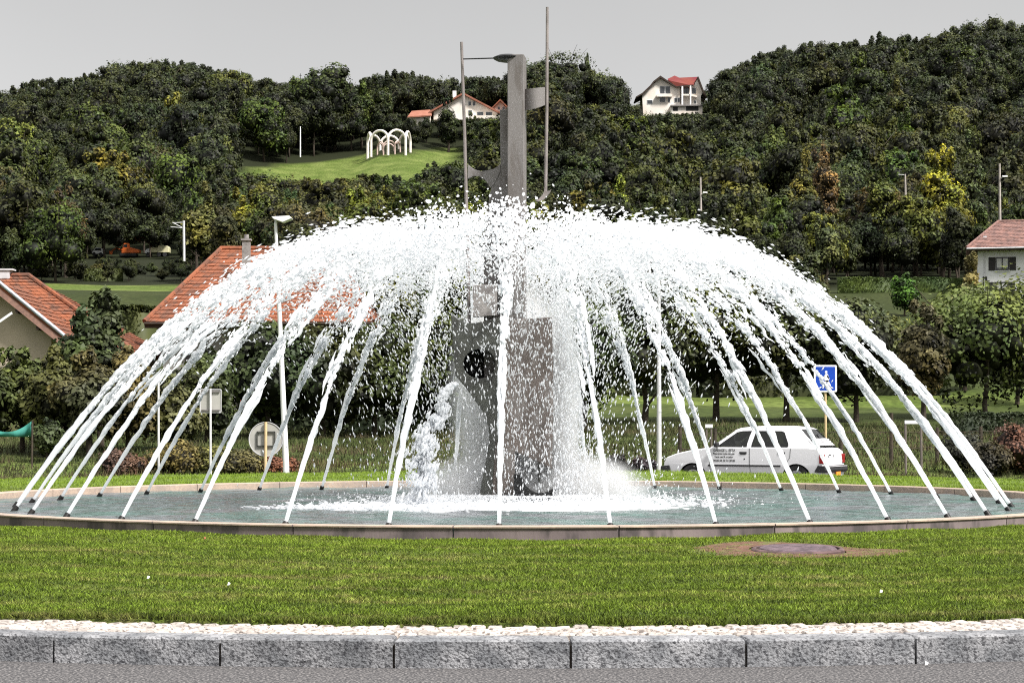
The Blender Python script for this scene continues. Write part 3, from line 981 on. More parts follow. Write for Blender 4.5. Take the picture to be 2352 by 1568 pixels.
NOZR = 6.0; ZM = .438
VAN = np.array([1.0, 1.0, .42])
VX, VZ, DRG = 5.45, 8.28, .020
ORD = ['first', 'second', 'third', 'fourth', 'fifth', 'sixth', 'seventh', 'eighth', 'ninth', 'tenth', 'eleventh', 'twelfth', 'thirteenth', 'fourteenth', 'fifteenth', 'sixteenth', 'seventeenth', 'eighteenth', 'nineteenth', 'twentieth']
angs = []
for k in range(36):
    a = math.radians(-90 - 1.25 + 10 * k)
    X0 = CX + NOZR * math.cos(a); Y0 = CY + NOZR * math.sin(a)
    angs.append((k, a, X0, Y0))
front = sorted([q for q in angs if q[3] < CY], key=lambda q: q[2])
back = sorted([q for q in angs if q[3] >= CY], key=lambda q: q[2])
names = {}
for i, q in enumerate(front):
    names[q[0]] = ('front', i, len(front))
for i, q in enumerate(back):
    names[q[0]] = ('back', i, len(back))


def where(k):
    row, i, n_ = names[k]
    if i < (n_ + 1) // 2:
        return row, ORD[i], 'left'
    return row, ORD[n_ - 1 - i], 'right'


M_NOZ = pm('nozzle_metal', (.008, .008, .009), (.014, .013, .012), 20, .5)
nmb = MB()
nmb.tube([(0, 0, -.16), (0, 0, -.10), (0, 0, -.10), (0, 0, -.005), (0, 0, 0)], [.028, .028, .034, .031, .030], 14)
nz_me = nmb.mesh('nozzle', M_NOZ, smooth=True)
fallp, fallv, fallr = [], [], []
for (k, a, X0, Y0) in angs:
    row, od, side = where(k)
    inward = np.array([-math.cos(a), -math.sin(a), 0.0])
    tang = np.array([-math.sin(a), math.cos(a), 0.0])
    boost = 1 + RS.uniform(-.015, .015) + (.03 if k == 0 else 0)
    yaw = RS.normal(0, .010)
    v00 = (inward * VX * (1 + RS.uniform(-.012, .012)) + tang * VX * yaw + np.array([0, 0, VZ])) * boost
    p00 = np.array([X0, Y0, ZM])
    no = bpy.data.objects.new('nozzle', nz_me); link(no)
    no.location = p00 - v00 / np.linalg.norm(v00) * 0.004
    no.rotation_euler = Vector(v00).to_track_quat('Z', 'Y').to_euler()
    tag(no, 'dark pipe nozzle, %s from the %s in the %s row of the basin' % (od, side, row), 'nozzle', 'nozzles standing in the basin')
    jet = thing('water_jet', 'white water jet rising from the %s nozzle from the %s in the %s row' % (od, side, row), 'water jet', (0, 0, 0), group='water jets of the fountain')
    # --- solid stream, then strands that peel off it
    def strand(nm, T0, T1, dv, r0, r1, rough_, seed, tip0):
        n = max(8, int((T1 - T0) / .0058)); T = np.linspace(T0, T1, n); f = (T - T0) / (T1 - T0)
        vv_ = np.tile(v00, (n, 1)) + np.tile(dv, (n, 1))
        p, v = simulate(np.tile(p00, (n, 1)), vv_, T, np.full(n, DRG), 0)
        NR = 9
        ad = v / np.linalg.norm(v, axis=1, keepdims=True)
        s1 = np.cross(ad, tang); s1 /= np.linalg.norm(s1, axis=1, keepdims=True); s2 = np.cross(ad, s1)
        br = r0 + (r1 - r0) * f
        taper = np.clip((1.01 - f) / .45, .05, 1)
        if tip0: taper = taper * np.clip((f + .03) / .25, .1, 1)
        wob = np.array([[mnoise.noise(Vector((t_ * 55, seed, 1))), mnoise.noise(Vector((t_ * 55, seed, 5)))] for t_ in T]) * (T / .2)[:, None] ** 1.3 * .016
        vs = np.zeros((n, NR, 3))
        for j in range(NR):
            q = 2 * math.pi * j / NR
            nzv = np.array([mnoise.fractal(Vector((t_ * 62, math.cos(q) * 1.3 + seed, math.sin(q) * 1.3)), 1.0, 2.0, 4) for t_ in T])
            rr = np.maximum(br * (1 + nzv * (.10 + rough_ * np.clip(T / .2, 0, 1) ** 1.2)) * taper, .002)
            vs[:, j] = p + s1 * (rr * math.cos(q) + wob[:, 0])[:, None] + s2 * (rr * math.sin(q) + wob[:, 1])[:, None]
        ii_ = np.arange(n * NR).reshape(n, NR); jj_ = np.roll(ii_, -1, axis=1)
        Fs = np.stack([ii_[:-1].ravel(), jj_[:-1].ravel(), jj_[1:].ravel(), ii_[1:].ravel()], 1)
        link(bpy.data.objects.new(nm, npmesh(nm, vs.reshape(-1, 3), Fs, M_WATER, smooth=True)), jet)
    strand('solid_stream', 0.0, .21, np.zeros(3), .019, .040, 1.3, k * 7.3, False)
    for q_ in range(7):
        T0 = RS.uniform(.07, .30); T1 = T0 + RS.uniform(.06, .13)
        strand('water_strand', T0, T1, RS.normal(0, .11 + .25 * T0, 3) * VAN, .010, .020 + .03 * T0, 1.6, k * 7.3 + q_ * 3.1 + 50, True)
    # --- lumps
    out = []
    n = 500
    T = RS.beta(1.35, 1.10, n) * .84 + .10
    grp = RS.randint(0, 100000, n)
    sv = .035 + .27 * np.clip(T - .14, 0, 1) ** .8
    v0 = np.tile(v00, (n, 1)) + RS.normal(0, 1, (n, 3)) * sv[:, None] * VAN
    # surges along the jet leave denser and thinner stretches
    T = T + .018 * np.sin(T * 60 + k) + .01 * np.sin(T * 137 + 2 * k)
    p, v = simulate(np.tile(p00, (n, 1)), v0, T, DRG * np.exp(RS.normal(0, .35, n)), 0)
    r_ = .0085 + .012 * RS.uniform(0, 1, n) ** 1.8
    out.append(drops(O1, p, v, r_, r_ * RS.uniform(1.5, 4.2, n), .40))
    # --- medium drops
    n = 760
    T = RS.beta(1.5, 1.15, n) * .95 + .08
    sv = .05 + .42 * np.clip(T - .08, 0, 1)
    v0 = np.tile(v00, (n, 1)) + RS.normal(0, 1, (n, 3)) * sv[:, None] * VAN
    p, v = simulate(np.tile(p00, (n, 1)), v0, T, DRG * np.exp(RS.normal(.25, .55, n)), 0)
    r_ = .0065 + .0075 * RS.uniform(0, 1, n) ** 1.5
    ok = p[:, 2] > ZW
    out.append(drops(O0, p[ok], v[ok], r_[ok], (r_ * RS.uniform(1.6, 4.5, n))[ok], .3))
    V, Fc = join(out)
    so = bpy.data.objects.new('broken_spray', npmesh('broken_spray', V, Fc, M_WATER, smooth=True)); link(so, jet); so['kind'] = 'stuff'
    # --- fine drops which lag behind and rain down inside the dome
    n = 520
    T1 = RS.beta(2.4, 1.3, n) * 1.0 + .1
    v0 = np.tile(v00, (n, 1)) + RS.normal(0, .38, (n, 3)) * VAN
    p, v = simulate(np.tile(p00, (n, 1)), v0, T1, DRG * np.exp(RS.normal(.5, .6, n)), 0)
    T2 = RS.uniform(0, 1, n) ** 1.25 * 1.25
    dr2 = .05 + .5 * RS.uniform(0, 1, n) ** 1.5
    v = v * RS.uniform(.45, 1.0, n)[:, None]
    p, v = simulate(p, v, T2, dr2, 0)
    fallp.append(p); fallv.append(v)

# water that meets over the middle and drops onto the sculpture
n = 3000
q = RS.uniform(0, 2 * math.pi, n); rr = np.abs(RS.normal(0, .62, n)) + .05
p = np.stack([CX + .12 + rr * np.cos(q), CY + rr * np.sin(q), 3.75 - .3 * rr ** 2 + RS.normal(0, .12, n)], 1)
v = np.stack([RS.normal(0, .5, n), RS.normal(0, .5, n), RS.normal(-.2, .6, n)], 1)
p, v = simulate(p, v, RS.uniform(0, 1, n) ** .8 * 1.0, .02 + .2 * RS.uniform(0, 1, n), 0)
fallp.append(p); fallv.append(v)
# dense fall on the right flank of the slab
n = 3600
p = np.stack([P(1296, 600, CY).x + RS.normal(0, .10, n), CY + RS.normal(0, .25, n), RS.uniform(.4, 3.6, n)], 1)
p[:, 0] += RS.normal(0, 1, n) * .05 * (3.8 - p[:, 2])
v = np.tile(np.array([[0.1, 0, -4.0]]), (n, 1))
fallp.append(p); fallv.append(v)
# thin curtain of drops in front of the slab
n = 2600
p = np.stack([P(1212, 600, CY - .4).x + RS.uniform(-.34, .34, n), CY - .42 + RS.normal(0, .10, n), .4 + 3.0 * RS.uniform(0, 1, n) ** .8], 1)
fallp.append(p); fallv.append(np.tile(np.array([[.12, 0, -4.0]]), (n, 1)) + RS.normal(0, .5, (n, 3)))
fp = np.concatenate(fallp); fv = np.concatenate(fallv)
ok = (fp[:, 2] > ZW + .01) & (np.hypot(fp[:, 0] - CX, fp[:, 1] - CY) < 6.3)
# the plate and slab shelter the air in front of them: little spray passes there
shel = (fp[:, 0] > CX - .80) & (fp[:, 0] < CX + .50) & (fp[:, 2] < 3.2) & (RS.uniform(0, 1, len(fp)) < .55)
ok &= ~shel
fp, fv = fp[ok], fv[ok]
r_ = .0060 + .0050 * RS.uniform(0, 1, len(fp)) ** 1.5
V, Fc = drops(O0, fp, fv, r_, r_ * RS.uniform(1.8, 4.2, len(fp)), .2)
tag(link(bpy.data.objects.new('falling_spray', npmesh('falling_spray', V, Fc, M_MIST))), 'fine white drops raining down inside the dome of water', 'spray', kind='stuff')

# low cloud of splash at the foot of the sculpture
n = 30000
q = RS.uniform(0, 2 * math.pi, n); rr = np.abs(RS.normal(0, .95, n))
hz_ = RS.exponential(.13, n) * np.exp(-rr * .5) * (1 + 1.2 * (np.sin(q) > 0))
hz_ = np.where(np.sin(q) < .1, np.minimum(hz_, .10), hz_)
p = np.stack([CX + .1 + rr * np.cos(q) * 1.15, CY + rr * np.sin(q) * .9, ZW + .01 + hz_], 1)
v = RS.normal(0, 1, (n, 3))
r_ = .004 + .009 * RS.uniform(0, 1, n) ** 3
V, Fc = drops(TET, p, v, r_, r_ * 1.3, .2)
tag(link(bpy.data.objects.new('splash', npmesh('splash', V, Fc, M_MIST))), 'white splash and foam where the water lands round the sculpture', 'splash', kind='stuff')

# drifting mist behind and around the sculpture


def mist(name, loc, size, dens, label, seed, fall=1.0):
    m = bpy.data.materials.new(name); m.use_nodes = True
    t = m.node_tree; t.nodes.clear()
    o = nd(t, 'ShaderNodeOutputMaterial'); pv = nd(t, 'ShaderNodeVolumePrincipled')
    pv.inputs['Color'].default_value = (1, 1, 1, 1); pv.inputs['Anisotropy'].default_value = .1
    tcn = nd(t, 'ShaderNodeTexCoord')
    ln = nd(t, 'ShaderNodeVectorMath', operation='LENGTH'); t.links.new(tcn.outputs['Object'], ln.inputs[0])
    mr = nd(t, 'ShaderNodeMapRange', interpolation_type='SMOOTHSTEP'); mr.inputs['From Min'].default_value = 1.0; mr.inputs['From Max'].default_value = .35
    mr.inputs['To Min'].default_value = 0; mr.inputs['To Max'].default_value = dens
    t.links.new(ln.outputs['Value'], mr.inputs['Value'])
    g = nd(t, 'ShaderNodeNewGeometry'); ns = nd(t, 'ShaderNodeTexNoise', noise_dimensions='4D'); ns.inputs['Scale'].default_value = 2.6; ns.inputs['Detail'].default_value = 3; ns.inputs['W'].default_value = seed
    t.links.new(g.outputs['Position'], ns.inputs['Vector'])
    mr2 = nd(t, 'ShaderNodeMapRange'); mr2.inputs['From Min'].default_value = .35; mr2.inputs['From Max'].default_value = .65; mr2.inputs['To Min'].default_value = .35; mr2.inputs['To Max'].default_value = 1.4
    t.links.new(ns.outputs['Fac'], mr2.inputs['Value'])
    mu = nd(t, 'ShaderNodeMath', operation='MULTIPLY'); t.links.new(mr.outputs[0], mu.inputs[0]); t.links.new(mr2.outputs[0], mu.inputs[1])
    t.links.new(mu.outputs[0], pv.inputs['Density']); t.links.new(pv.outputs[0], o.inputs['Volume'])
    me = bpy.data.meshes.new(name); bv_, bf_ = octa(3); me.from_pydata([tuple(v) for v in bv_], [], [tuple(f) for f in bf_]); me.materials.append(m)
    ob = link(bpy.data.objects.new(name, me)); ob.location = loc; ob.scale = size
    tag(ob, label, 'mist', kind='stuff')


mist('mist', (CX + .02, CY + 1.25, 1.70), (.95, .95, 1.8), 9.0, 'white mist hanging behind the lower half of the sculpture', 1.0)
mist('mist', (P(1292, 900, CY).x, CY + .15, 1.6), (.27, .35, 1.6), 11.0, 'bright column of mist falling along the right flank of the sculpture', 4.0)
mist('mist', (CX + .20, CY + .55, ZW + .12), (1.7, .75, .62), 14.0, 'low bank of mist over the pool round the foot of the sculpture', 7.0)

# stream pouring from the hole of the plate
n = 6500
p0 = np.array(P(1064, 868, CY - .32)); tgt = np.array(P(952, 1138, CY - 1.1))
tf = .50
v0 = (tgt - p0) / tf; v0[2] += .5 * 9.81 * tf
T = RS.beta(1.0, .9, n) * tf
vv0 = np.tile(v0, (n, 1)) + RS.normal(0, 1, (n, 3)) * (.05 + .15 * T / tf)[:, None] * np.array([1, 1, 1.2])
p, v = simulate(np.tile(p0, (n, 1)), vv0, T, np.full(n, .0), 0)
sw = .04 * np.sin(T * 30)
p[:, 0] += sw
cl = np.array([mnoise.noise(Vector((a_[0] * 7, a_[1] * 3, a_[2] * 9))) for a_ in p])
r_ = (.006 + .011 * RS.uniform(0, 1, n) ** 2) * np.clip(1 + cl, .5, 1.6)
ok = (p[:, 2] > ZW - .01) & (cl > -.22)
V, Fc = drops(O1, p[ok], v[ok], r_[ok], (r_ * RS.uniform(1.4, 3.4, n))[ok], .45)
tag(link(bpy.data.objects.new('spout_stream', npmesh('spout_stream', V, Fc, M_WATER, smooth=True))), 'foamy stream pouring to the left out of the round hole of the sculpture', 'water stream')
# foam lumps floating where that stream lands
n = 5200
c = P(900, 1163, CY - 1.75)
fx = RS.normal(0, 1, n) * .62 + .1; fy = RS.normal(0, .20, n) - .10 * fx
p = np.stack([c.x + fx, CY - 1.55 + fy, ZW + RS.exponential(.014, n)], 1)
n2_ = 5000
q = RS.uniform(0, 2 * math.pi, n2_); rr = 1.15 + RS.normal(0, .42, n2_)
p = np.concatenate([p, np.stack([CX + .15 + rr * np.cos(q) * 1.25, CY + rr * np.sin(q) * .95, ZW + RS.exponential(.018, n2_)], 1)])
cl = np.array([mnoise.noise(Vector((a_ * 2.2, b_ * 6, 9))) for a_, b_, _ in p])
p = p[cl > -.08]
n = len(p)
r_ = .010 + .020 * RS.uniform(0, 1, n) ** 2
V, Fc = drops(O1, p, np.tile([[1., .1, 0]], (n, 1)), r_ * .55, r_ * 1.7, .4)
tag(link(bpy.data.objects.new('floating_foam', npmesh('floating_foam', V, Fc, M_WATER, smooth=True))), 'patches of white foam drifting on the pool in front of the sculpture', 'foam', kind='stuff')
#PART3

# ------------------------------------------------------------------ trees
M_LEAF = leafmat('foliage')
M_BARK = pm('bark', (.07, .055, .04), (.035, .028, .022), 8, .95, .01, 20)
ICO = octa(2)


def crown_arrays(rs, lobes, nleaf, leaf, cover=.9, core=.70, droop=0.0, inner=.12):
    """lobes: list of (centre, radii). Leaf quads on and in the shell of the lobes, inner cores below them painted near black as inner shade"""
    C_ = np.array([l[0] for l in lobes], float); R_ = np.array([l[1] for l in lobes], float)
    wgt = R_[:, 0] * R_[:, 2]; wgt = wgt / wgt.sum()
    li = rs.choice(len(lobes), nleaf, p=wgt)
    d = rs.normal(0, 1, (nleaf, 3)); d /= np.linalg.norm(d, axis=1, keepdims=True)
    d[:, 2] = np.where((d[:, 2] < -.35) & (rs.uniform(0, 1, nleaf) < .7), -d[:, 2], d[:, 2])
    # clumpy shell
    rad_ = np.where(rs.uniform(0, 1, nleaf) < inner, rs.uniform(.55, .85, nleaf), rs.uniform(.84, 1.12, nleaf))
    lump = np.sin(d[:, 0] * 7 + li) * np.sin(d[:, 1] * 6 + 2 * li) * np.sin(d[:, 2] * 8 + 3 * li)
    rad_ = rad_ * (1 + .22 * lump)
    p = C_[li] + d * R_[li] * rad_[:, None]
    # drop the leaves buried inside other lobes
    keep = np.ones(nleaf, bool)
    for j in range(len(lobes)):
        q = (p - C_[j]) / R_[j]
        keep &= ~((np.einsum('ij,ij->i', q, q) < .60) & (li != j))
    p, d, li, lump = p[keep], d[keep], li[keep], lump[keep]
    n = len(p)
    nrm = d * 1.0 + rs.normal(0, .36, (n, 3)) + np.array([0, 0, .15])
    nrm /= np.linalg.norm(nrm, axis=1, keepdims=True)
    a = np.cross(nrm, rs.normal(0, 1, (n, 3))); a /= np.linalg.norm(a, axis=1, keepdims=True)
    b_ = np.cross(nrm, a)
    s = leaf * rs.uniform(.55, 1.3, n)
    V = np.empty((n * 4, 3))
    V[0::4] = p + a * s[:, None]; V[1::4] = p + b_ * (s * .62)[:, None] - nrm * (s * .15)[:, None]
    V[2::4] = p - a * s[:, None]; V[3::4] = p - b_ * (s * .62)[:, None] - nrm * (s * .15)[:, None]
    Fc = np.arange(n * 4).reshape(n, 4)
    var = np.clip(.30 + .26 * lump + rs.normal(0, .13, n) + .16 * d[:, 2] + (rs.uniform(0, 1, len(lobes)) ** 1.5 * .55 - .16)[li], 0, 1)  # painted light: upper leaves and bulges lighter, hollows darker
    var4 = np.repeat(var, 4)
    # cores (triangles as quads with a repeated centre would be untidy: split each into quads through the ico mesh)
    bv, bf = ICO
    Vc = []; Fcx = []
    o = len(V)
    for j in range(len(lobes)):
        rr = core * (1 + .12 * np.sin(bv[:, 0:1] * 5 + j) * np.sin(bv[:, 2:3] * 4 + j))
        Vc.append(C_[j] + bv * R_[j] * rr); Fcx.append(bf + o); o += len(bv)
    return V, Fc, var4, np.concatenate(Vc), np.concatenate(Fcx)


M_CORE = leafmat('foliage_inside')


def tree_mesh(name, V, Fc, var, Vc, Fcx, trunk=None, mats=None):
    allV = np.concatenate([V, Vc]); vv = np.concatenate([var, np.full(len(Vc), .05)])  # core vertices toned near black to stand for shade within the crown
    polys = []; off = len(allV)
    me = bpy.data.meshes.new(name)
    tv = np.zeros((0, 3)); tf = []
    if trunk:
        tv = np.array([tuple(x) for x in trunk.v]); tf = trunk.f
    allV = np.concatenate([allV, tv]) if len(tv) else allV
    vv = np.concatenate([vv, np.full(len(tv), .4)])
    me.vertices.add(len(allV)); me.vertices.foreach_set('co', allV.astype(np.float32).ravel())
    loops = [Fc.ravel(), Fcx.ravel()] + [np.array(f) for f in tf]
    starts = []; tot = []
    tot = [4] * len(Fc) + [3] * len(Fcx)
    li = [Fc.ravel(), Fcx.ravel()]
    for f in tf:
        li.append(np.array(f) + off); tot.append(len(f))
    li = np.concatenate(li).astype(np.int32)
    tot = np.array(tot, dtype=np.int32); st = np.concatenate([[0], np.cumsum(tot)[:-1]]).astype(np.int32)
    me.loops.add(len(li)); me.loops.foreach_set('vertex_index', li)
    me.polygons.add(len(tot)); me.polygons.foreach_set('loop_start', st); me.polygons.foreach_set('loop_total', tot)
    mi = np.zeros(len(tot), dtype=np.int32); mi[len(Fc) + len(Fcx):] = 1
    for m_ in (mats or [M_LEAF, M_BARK]): me.materials.append(m_)
    me.polygons.foreach_set('material_index', mi)
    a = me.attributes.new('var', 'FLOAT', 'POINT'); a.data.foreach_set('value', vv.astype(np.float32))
    me.update(calc_edges=True)
    return me


def lobes_round(rs, H, Wd, n, base=.22, jag=1.0):
    """round, uneven deciduous crown: H total height, Wd crown width, crown from base*H up"""
    out = []
    cz = H * (base + (1 - base) * .50); hz = H * (1 - base) * .5
    for i in range(n):
        while True:
            d = rs.uniform(-1, 1, 3)
            if .25 < np.linalg.norm(d) < 1: break
        s = rs.uniform(.30, .48)
        c = (d[0] * Wd / 2 * (1 - s) * 1.05, d[1] * Wd / 2 * (1 - s) * 1.05, cz + d[2] * hz * (1 - s) * 1.05)
        r = Wd / 2 * s * rs.uniform(.9, 1.25)
        out.append((c, (r, r, r * rs.uniform(.75, 1.15))))
    out.append(((0, 0, cz), (Wd * .27, Wd * .27, hz * .6)))
    # twigs of foliage sticking out of the top
    for i in range(int(5 * jag)):
        q = rs.uniform(0, 2 * math.pi); rr = rs.uniform(0, .30) * Wd
        out.append(((rr * math.cos(q), rr * math.sin(q), cz + hz * rs.uniform(.72, 1.0) * (1 - (rr / Wd) ** 2 * 2)), (Wd * .07, Wd * .07, H * .075)))
    return out


def trunk_mb(rs, H, Wd, r0, nb=5, top=.75, lean=.0, fork=.3):
    mb = MB()
    pts = [(0, 0, -.6)]; rr = [r0 * 1.25]
    for i in range(1, 6):
        z = H * top * i / 5
        pts.append((lean * z + rs.uniform(-.02, .02) * H, rs.uniform(-.02, .02) * H, z)); rr.append(r0 * (1 - .8 * i / 5))
    mb.tube(pts, rr, 8)
    for i in range(nb):
        z0 = H * rs.uniform(fork, top * .8)
        f = z0 / (H * top) * 5; j = int(f); p0 = Vector(pts[j]).lerp(Vector(pts[min(j + 1, 5)]), f - j)
        q = 2 * math.pi * (i + rs.uniform(0, .6)) / nb
        ln = Wd * rs.uniform(.28, .42)
        p1 = p0 + Vector((math.cos(q) * ln * .5, math.sin(q) * ln * .5, ln * .45)); p2 = p0 + Vector((math.cos(q) * ln, math.sin(q) * ln, ln * 1.05))
        mb.tube([p0, p1, p2], [r0 * .42, r0 * .28, r0 * .10], 6)
    return mb


def lobes_poplar(rs, H, Wd):
    out = []
    for i in range(14):
        f = i / 13; z = H * (.12 + .84 * f)
        w = Wd / 2 * (math.sin(math.pi * (0.12 + .83 * f)) ** .6) * .8
        q = rs.uniform(0, 6.28)
        out.append(((w * .35 * math.cos(q), w * .35 * math.sin(q), z), (w * .75, w * .75, H * .085)))
    return out


# prototypes of the hillside wood (unit: metres; about 9 m tall)
HP = []
for q in range(9):
    rs = np.random.RandomState(100 + q)
    H = rs.uniform(8.5, 11.5); Wd = rs.uniform(7.0, 9.5) if q < 7 else rs.uniform(4.5, 5.5)
    lb = lobes_round(rs, H, Wd, 11 if q < 7 else 9, base=.10)
    V, Fc, var, Vc, Fcx = crown_arrays(rs, lb, 5200, .20, core=.72)
    tb = trunk_mb(rs, H, Wd, .17, 4)
    HP.append((tree_mesh('broadleaf_tree', V, Fc, var, Vc, Fcx, tb), H))
rs = np.random.RandomState(5)
V, Fc, var, Vc, Fcx = crown_arrays(rs, lobes_poplar(rs, 12, 2.9), 2600, .22)
POP = tree_mesh('poplar_tree', V, Fc, var, Vc, Fcx, trunk_mb(rs, 11, 1, .15, 0))

# sight lines which the photograph leaves open: (px0, px1, nearer than Y, tops stay below this y)
WIN = [(560, 655, 446, 398), (655, 760, 446, 412), (760, 960, 446, 402), (960, 1060, 446, 372),
       (1000, 1168, 470, 268), (932, 1000, 470, 268), (1462, 1625, 500, 262), (205, 400, 286, 589), (150, 345, 211, 706),
       (2225, 2360, 175, 720), (1925, 2235, 190, 700), (1340, 1358, 500, 240)]


def clear_top(px, y, w, behind=False):
    lim = -1e9
    for (a, b_, yy, l) in (WIN[4:] if behind else WIN):
        if a - w < px < b_ + w and y < yy:
            lim = max(lim, l)
    return lim


GREENS = {
    'dark green': (.021, .028, .008), 'olive green': (.040, .045, .012), 'mid green': (.038, .055, .012),
    'yellow green': (.085, .098, .018), 'rusty brown': (.058, .047, .018)}
cand = []
row_y = 104.0
while row_y < 640:
    half = .285 * row_y
    if 212 < row_y < 300: row_y -= 3.5
    step = 6.6 + (row_y - 200) * .003 if row_y < 430 else 6.0
    x = -half + rnd.uniform(0, step)
    while x < half:
        cand.append((x + rnd.uniform(-1.8, 1.8), row_y + rnd.uniform(-3.5, 3.5)))
        x += step * rnd.uniform(.8, 1.25)
    row_y += 11.0 if row_y < 200 else (8.5 + (row_y - 200) * .010 if row_y < 430 else (7.5 if row_y < 520 else 18))
sel = []
for (x, y) in cand:
    gz = terr1(x, y)
    px, gpy = proj(x, y, gz)
    if 545 < px < 1058 and 380 < y < 470 and gpy > float(np.interp(px, *MTOP)) - 3:
        continue
    if 60 < px < 420 and 188 < y < 211: continue
    if y < 205 and (px > 1890 or px < 600): continue
    mi = rnd.randrange(9); shrink = 1.0
    me, H = HP[mi]
    sc_ = rnd.uniform(.85, 1.75) if y > 300 else (rnd.uniform(.7, 1.2) if y > 200 else rnd.uniform(.45, .75))
    if y > 455: sc_ *= rnd.uniform(.9, 1.2)
    w = 3.2 * sc_ * F / y
    lim = clear_top(px, y, w * .8, 545 < px < 1058 and y > 340 and gpy < float(np.interp(px, *MTOP)) - 1)
    _, ty0 = proj(x, y, gz + H * sc_)
    if ty0 < lim:
        _, gy = proj(x, y, gz)
        hh = (gy - lim) / F * y
        if hh < 1.2: continue
        shrink = sc_; sc_ = hh / H; shrink = min(shrink, sc_ * 2.2) / sc_
    # ridge: keep the skyline of the photograph
    if y > 470:
        want = float(np.interp(px, SKX, SKY_))
        _, ty0 = proj(x, y, gz + H * sc_)
        if ty0 < want - 14:
            sc_ *= max(.35, 1 - (want - 14 - ty0) * y / F / (H * sc_))
    # houses and arches stand in clearings
    bad = False
    for (hx, hy, hr) in ((P(890, 350, 440).x, 440, 9), (P(1545, 240, 500).x, 504, 14), (P(1085, 250, 470).x, 474, 12), (P(1150, 250, 474).x, 478, 6), (P(965, 262, 470).x, 474, 7)):
        if math.hypot(x - hx, y - hy) < hr: bad = True
    if bad: continue
    sel.append((x, y, gz, mi, sc_, px, shrink))
# the 300 that show largest: nearest ones in the frame
sel.sort(key=lambda s_: -(s_[4] * s_[6] * 9 / s_[1]) * (1.0 if 0 < s_[5] < 2352 else .2))


def zone(px, y):
    a = 'left' if px < 560 else ('left of centre' if px < 1060 else ('right of centre' if px < 1640 else 'right'))
    b_ = 'foot' if y < 290 else ('middle' if y < 420 else 'top')
    return a, b_


def treecol(px, y):
    r = rnd.random()
    if px > 1640 and y > 300:
        k = 'dark green' if r < .62 else ('mid green' if r < .82 else 'olive green')
    elif y < 300:
        k = 'olive green' if r < .34 else ('mid green' if r < .62 else ('dark green' if r < .80 else ('yellow green' if r < .95 else 'rusty brown')))
    else:
        k = 'dark green' if r < .42 else ('olive green' if r < .68 else ('mid green' if r < .91 else ('yellow green' if r < .985 else 'rusty brown')))
    return k


LM = [('the church spire', 690, 195), ('the white arches', 893, 330), ('the cream chalet', 1080, 245), ('the ridge villa', 1545, 225), ('the poplar', 1350, 170),
      ('the excavator', 296, 580), ('the railway mast', 422, 545), ('the yellow tree', 2165, 400), ('the white house roof', 2290, 535), ('the reddish tree', 1893, 390),
      ('the light green tree', 1430, 450), ('the hedge end', 1900, 560), ('the orange house roof', 60, 640), ('the left mast', 1066, 300), ('the white meadow pole', 690, 308), ('the lamp head', 650, 505),
      ('the big skyline mound', 330, 175), ('the right skyline summit', 2280, 70), ('the tall wooden pole', 2296, 430)]
hill = []
for i, (x, y, gz, mi, sc_, px, shrink) in enumerate(sel[:285]):
    me, H = HP[mi]
    k = treecol(px, y)
    o = bpy.data.objects.new('broadleaf_tree', me); link(o)
    o.location = (x, y, gz - .3); o.scale = (sc_ * shrink * rnd.uniform(.9, 1.1), sc_ * shrink * rnd.uniform(.9, 1.1), sc_)
    o.rotation_euler = (0, 0, rnd.uniform(0, 6.28))
    j = rnd.uniform(.55, 1.6) if k in ('dark green', 'olive green') else rnd.uniform(.7, 1.2)
    o.color = (GREENS[k][0] * j * rnd.uniform(.85, 1.2), GREENS[k][1] * j, GREENS[k][2] * j * rnd.uniform(.7, 1.3), 1)
    k2 = 'low' if sc_ < .7 else ('tall' if sc_ > 1.12 else 'medium')
    _, tyy = proj(x, y, gz + H * sc_ * .6)
    best = min(LM, key=lambda l: math.hypot(px - l[1], (tyy - l[2]) * 1.3))
    dx_, dy_ = px - best[1], tyy - best[2]
    dd = math.hypot(dx_, dy_)
    v_ = 'above' if dy_ < -.45 * dd else ('below' if dy_ > .45 * dd else '')
    h_ = 'left' if dx_ < -.45 * dd else ('right' if dx_ > .45 * dd else '')
    pos = (v_ + ' and ' + h_ + ' of' if h_ and v_ else (v_ or h_ + ' of'))
    far_ = 'close' if dd < 80 else ('some way' if dd < 190 else 'far')
    tag(o, '%s %s tree %s %s %s' % (k2, k, far_, pos, best[0]), 'tree', 'trees of the hillside wood')
    hill.append((o, px, tyy))
from collections import defaultdict
same = defaultdict(list)
for h_ in hill: same[h_[0]['label']].append(h_)
for lb_, l in same.items():
    if len(l) < 2: continue
    l.sort(key=lambda h_: h_[1])
    for i, h_ in enumerate(l):
        w_ = 'leftmost' if i == 0 else ('rightmost' if i == len(l) - 1 else ORD[i] + ' one')
        h_[0]['label'] = lb_ + ', ' + w_

for i in range(14):
    px = 95 + i * 23 + rnd.uniform(-8, 8); y = rnd.uniform(218, 262)
    x = (px - 1176) / F * y; gz = terr1(x, y)
    me, H = HP[i % 9]; hh = (proj(x, y, gz)[1] - 596) / F * y
    sc_ = min(.42, max(.16, hh / H * rnd.uniform(.6, 1.0)))
    o = bpy.data.objects.new('bush', me); link(o); o.location = (x, y, gz - .35); o.scale = (sc_ * 1.5, sc_ * 1.5, sc_); o.rotation_euler = (0, 0, rnd.uniform(0, 6))
    o.color = (*GREENS[('olive green', 'dark green', 'mid green')[i % 3]], 1)
    tag(o, 'low bush on the slope above the bright field strip, %s from the left' % ORD[i], 'bush', 'bushes below the parked vehicles')

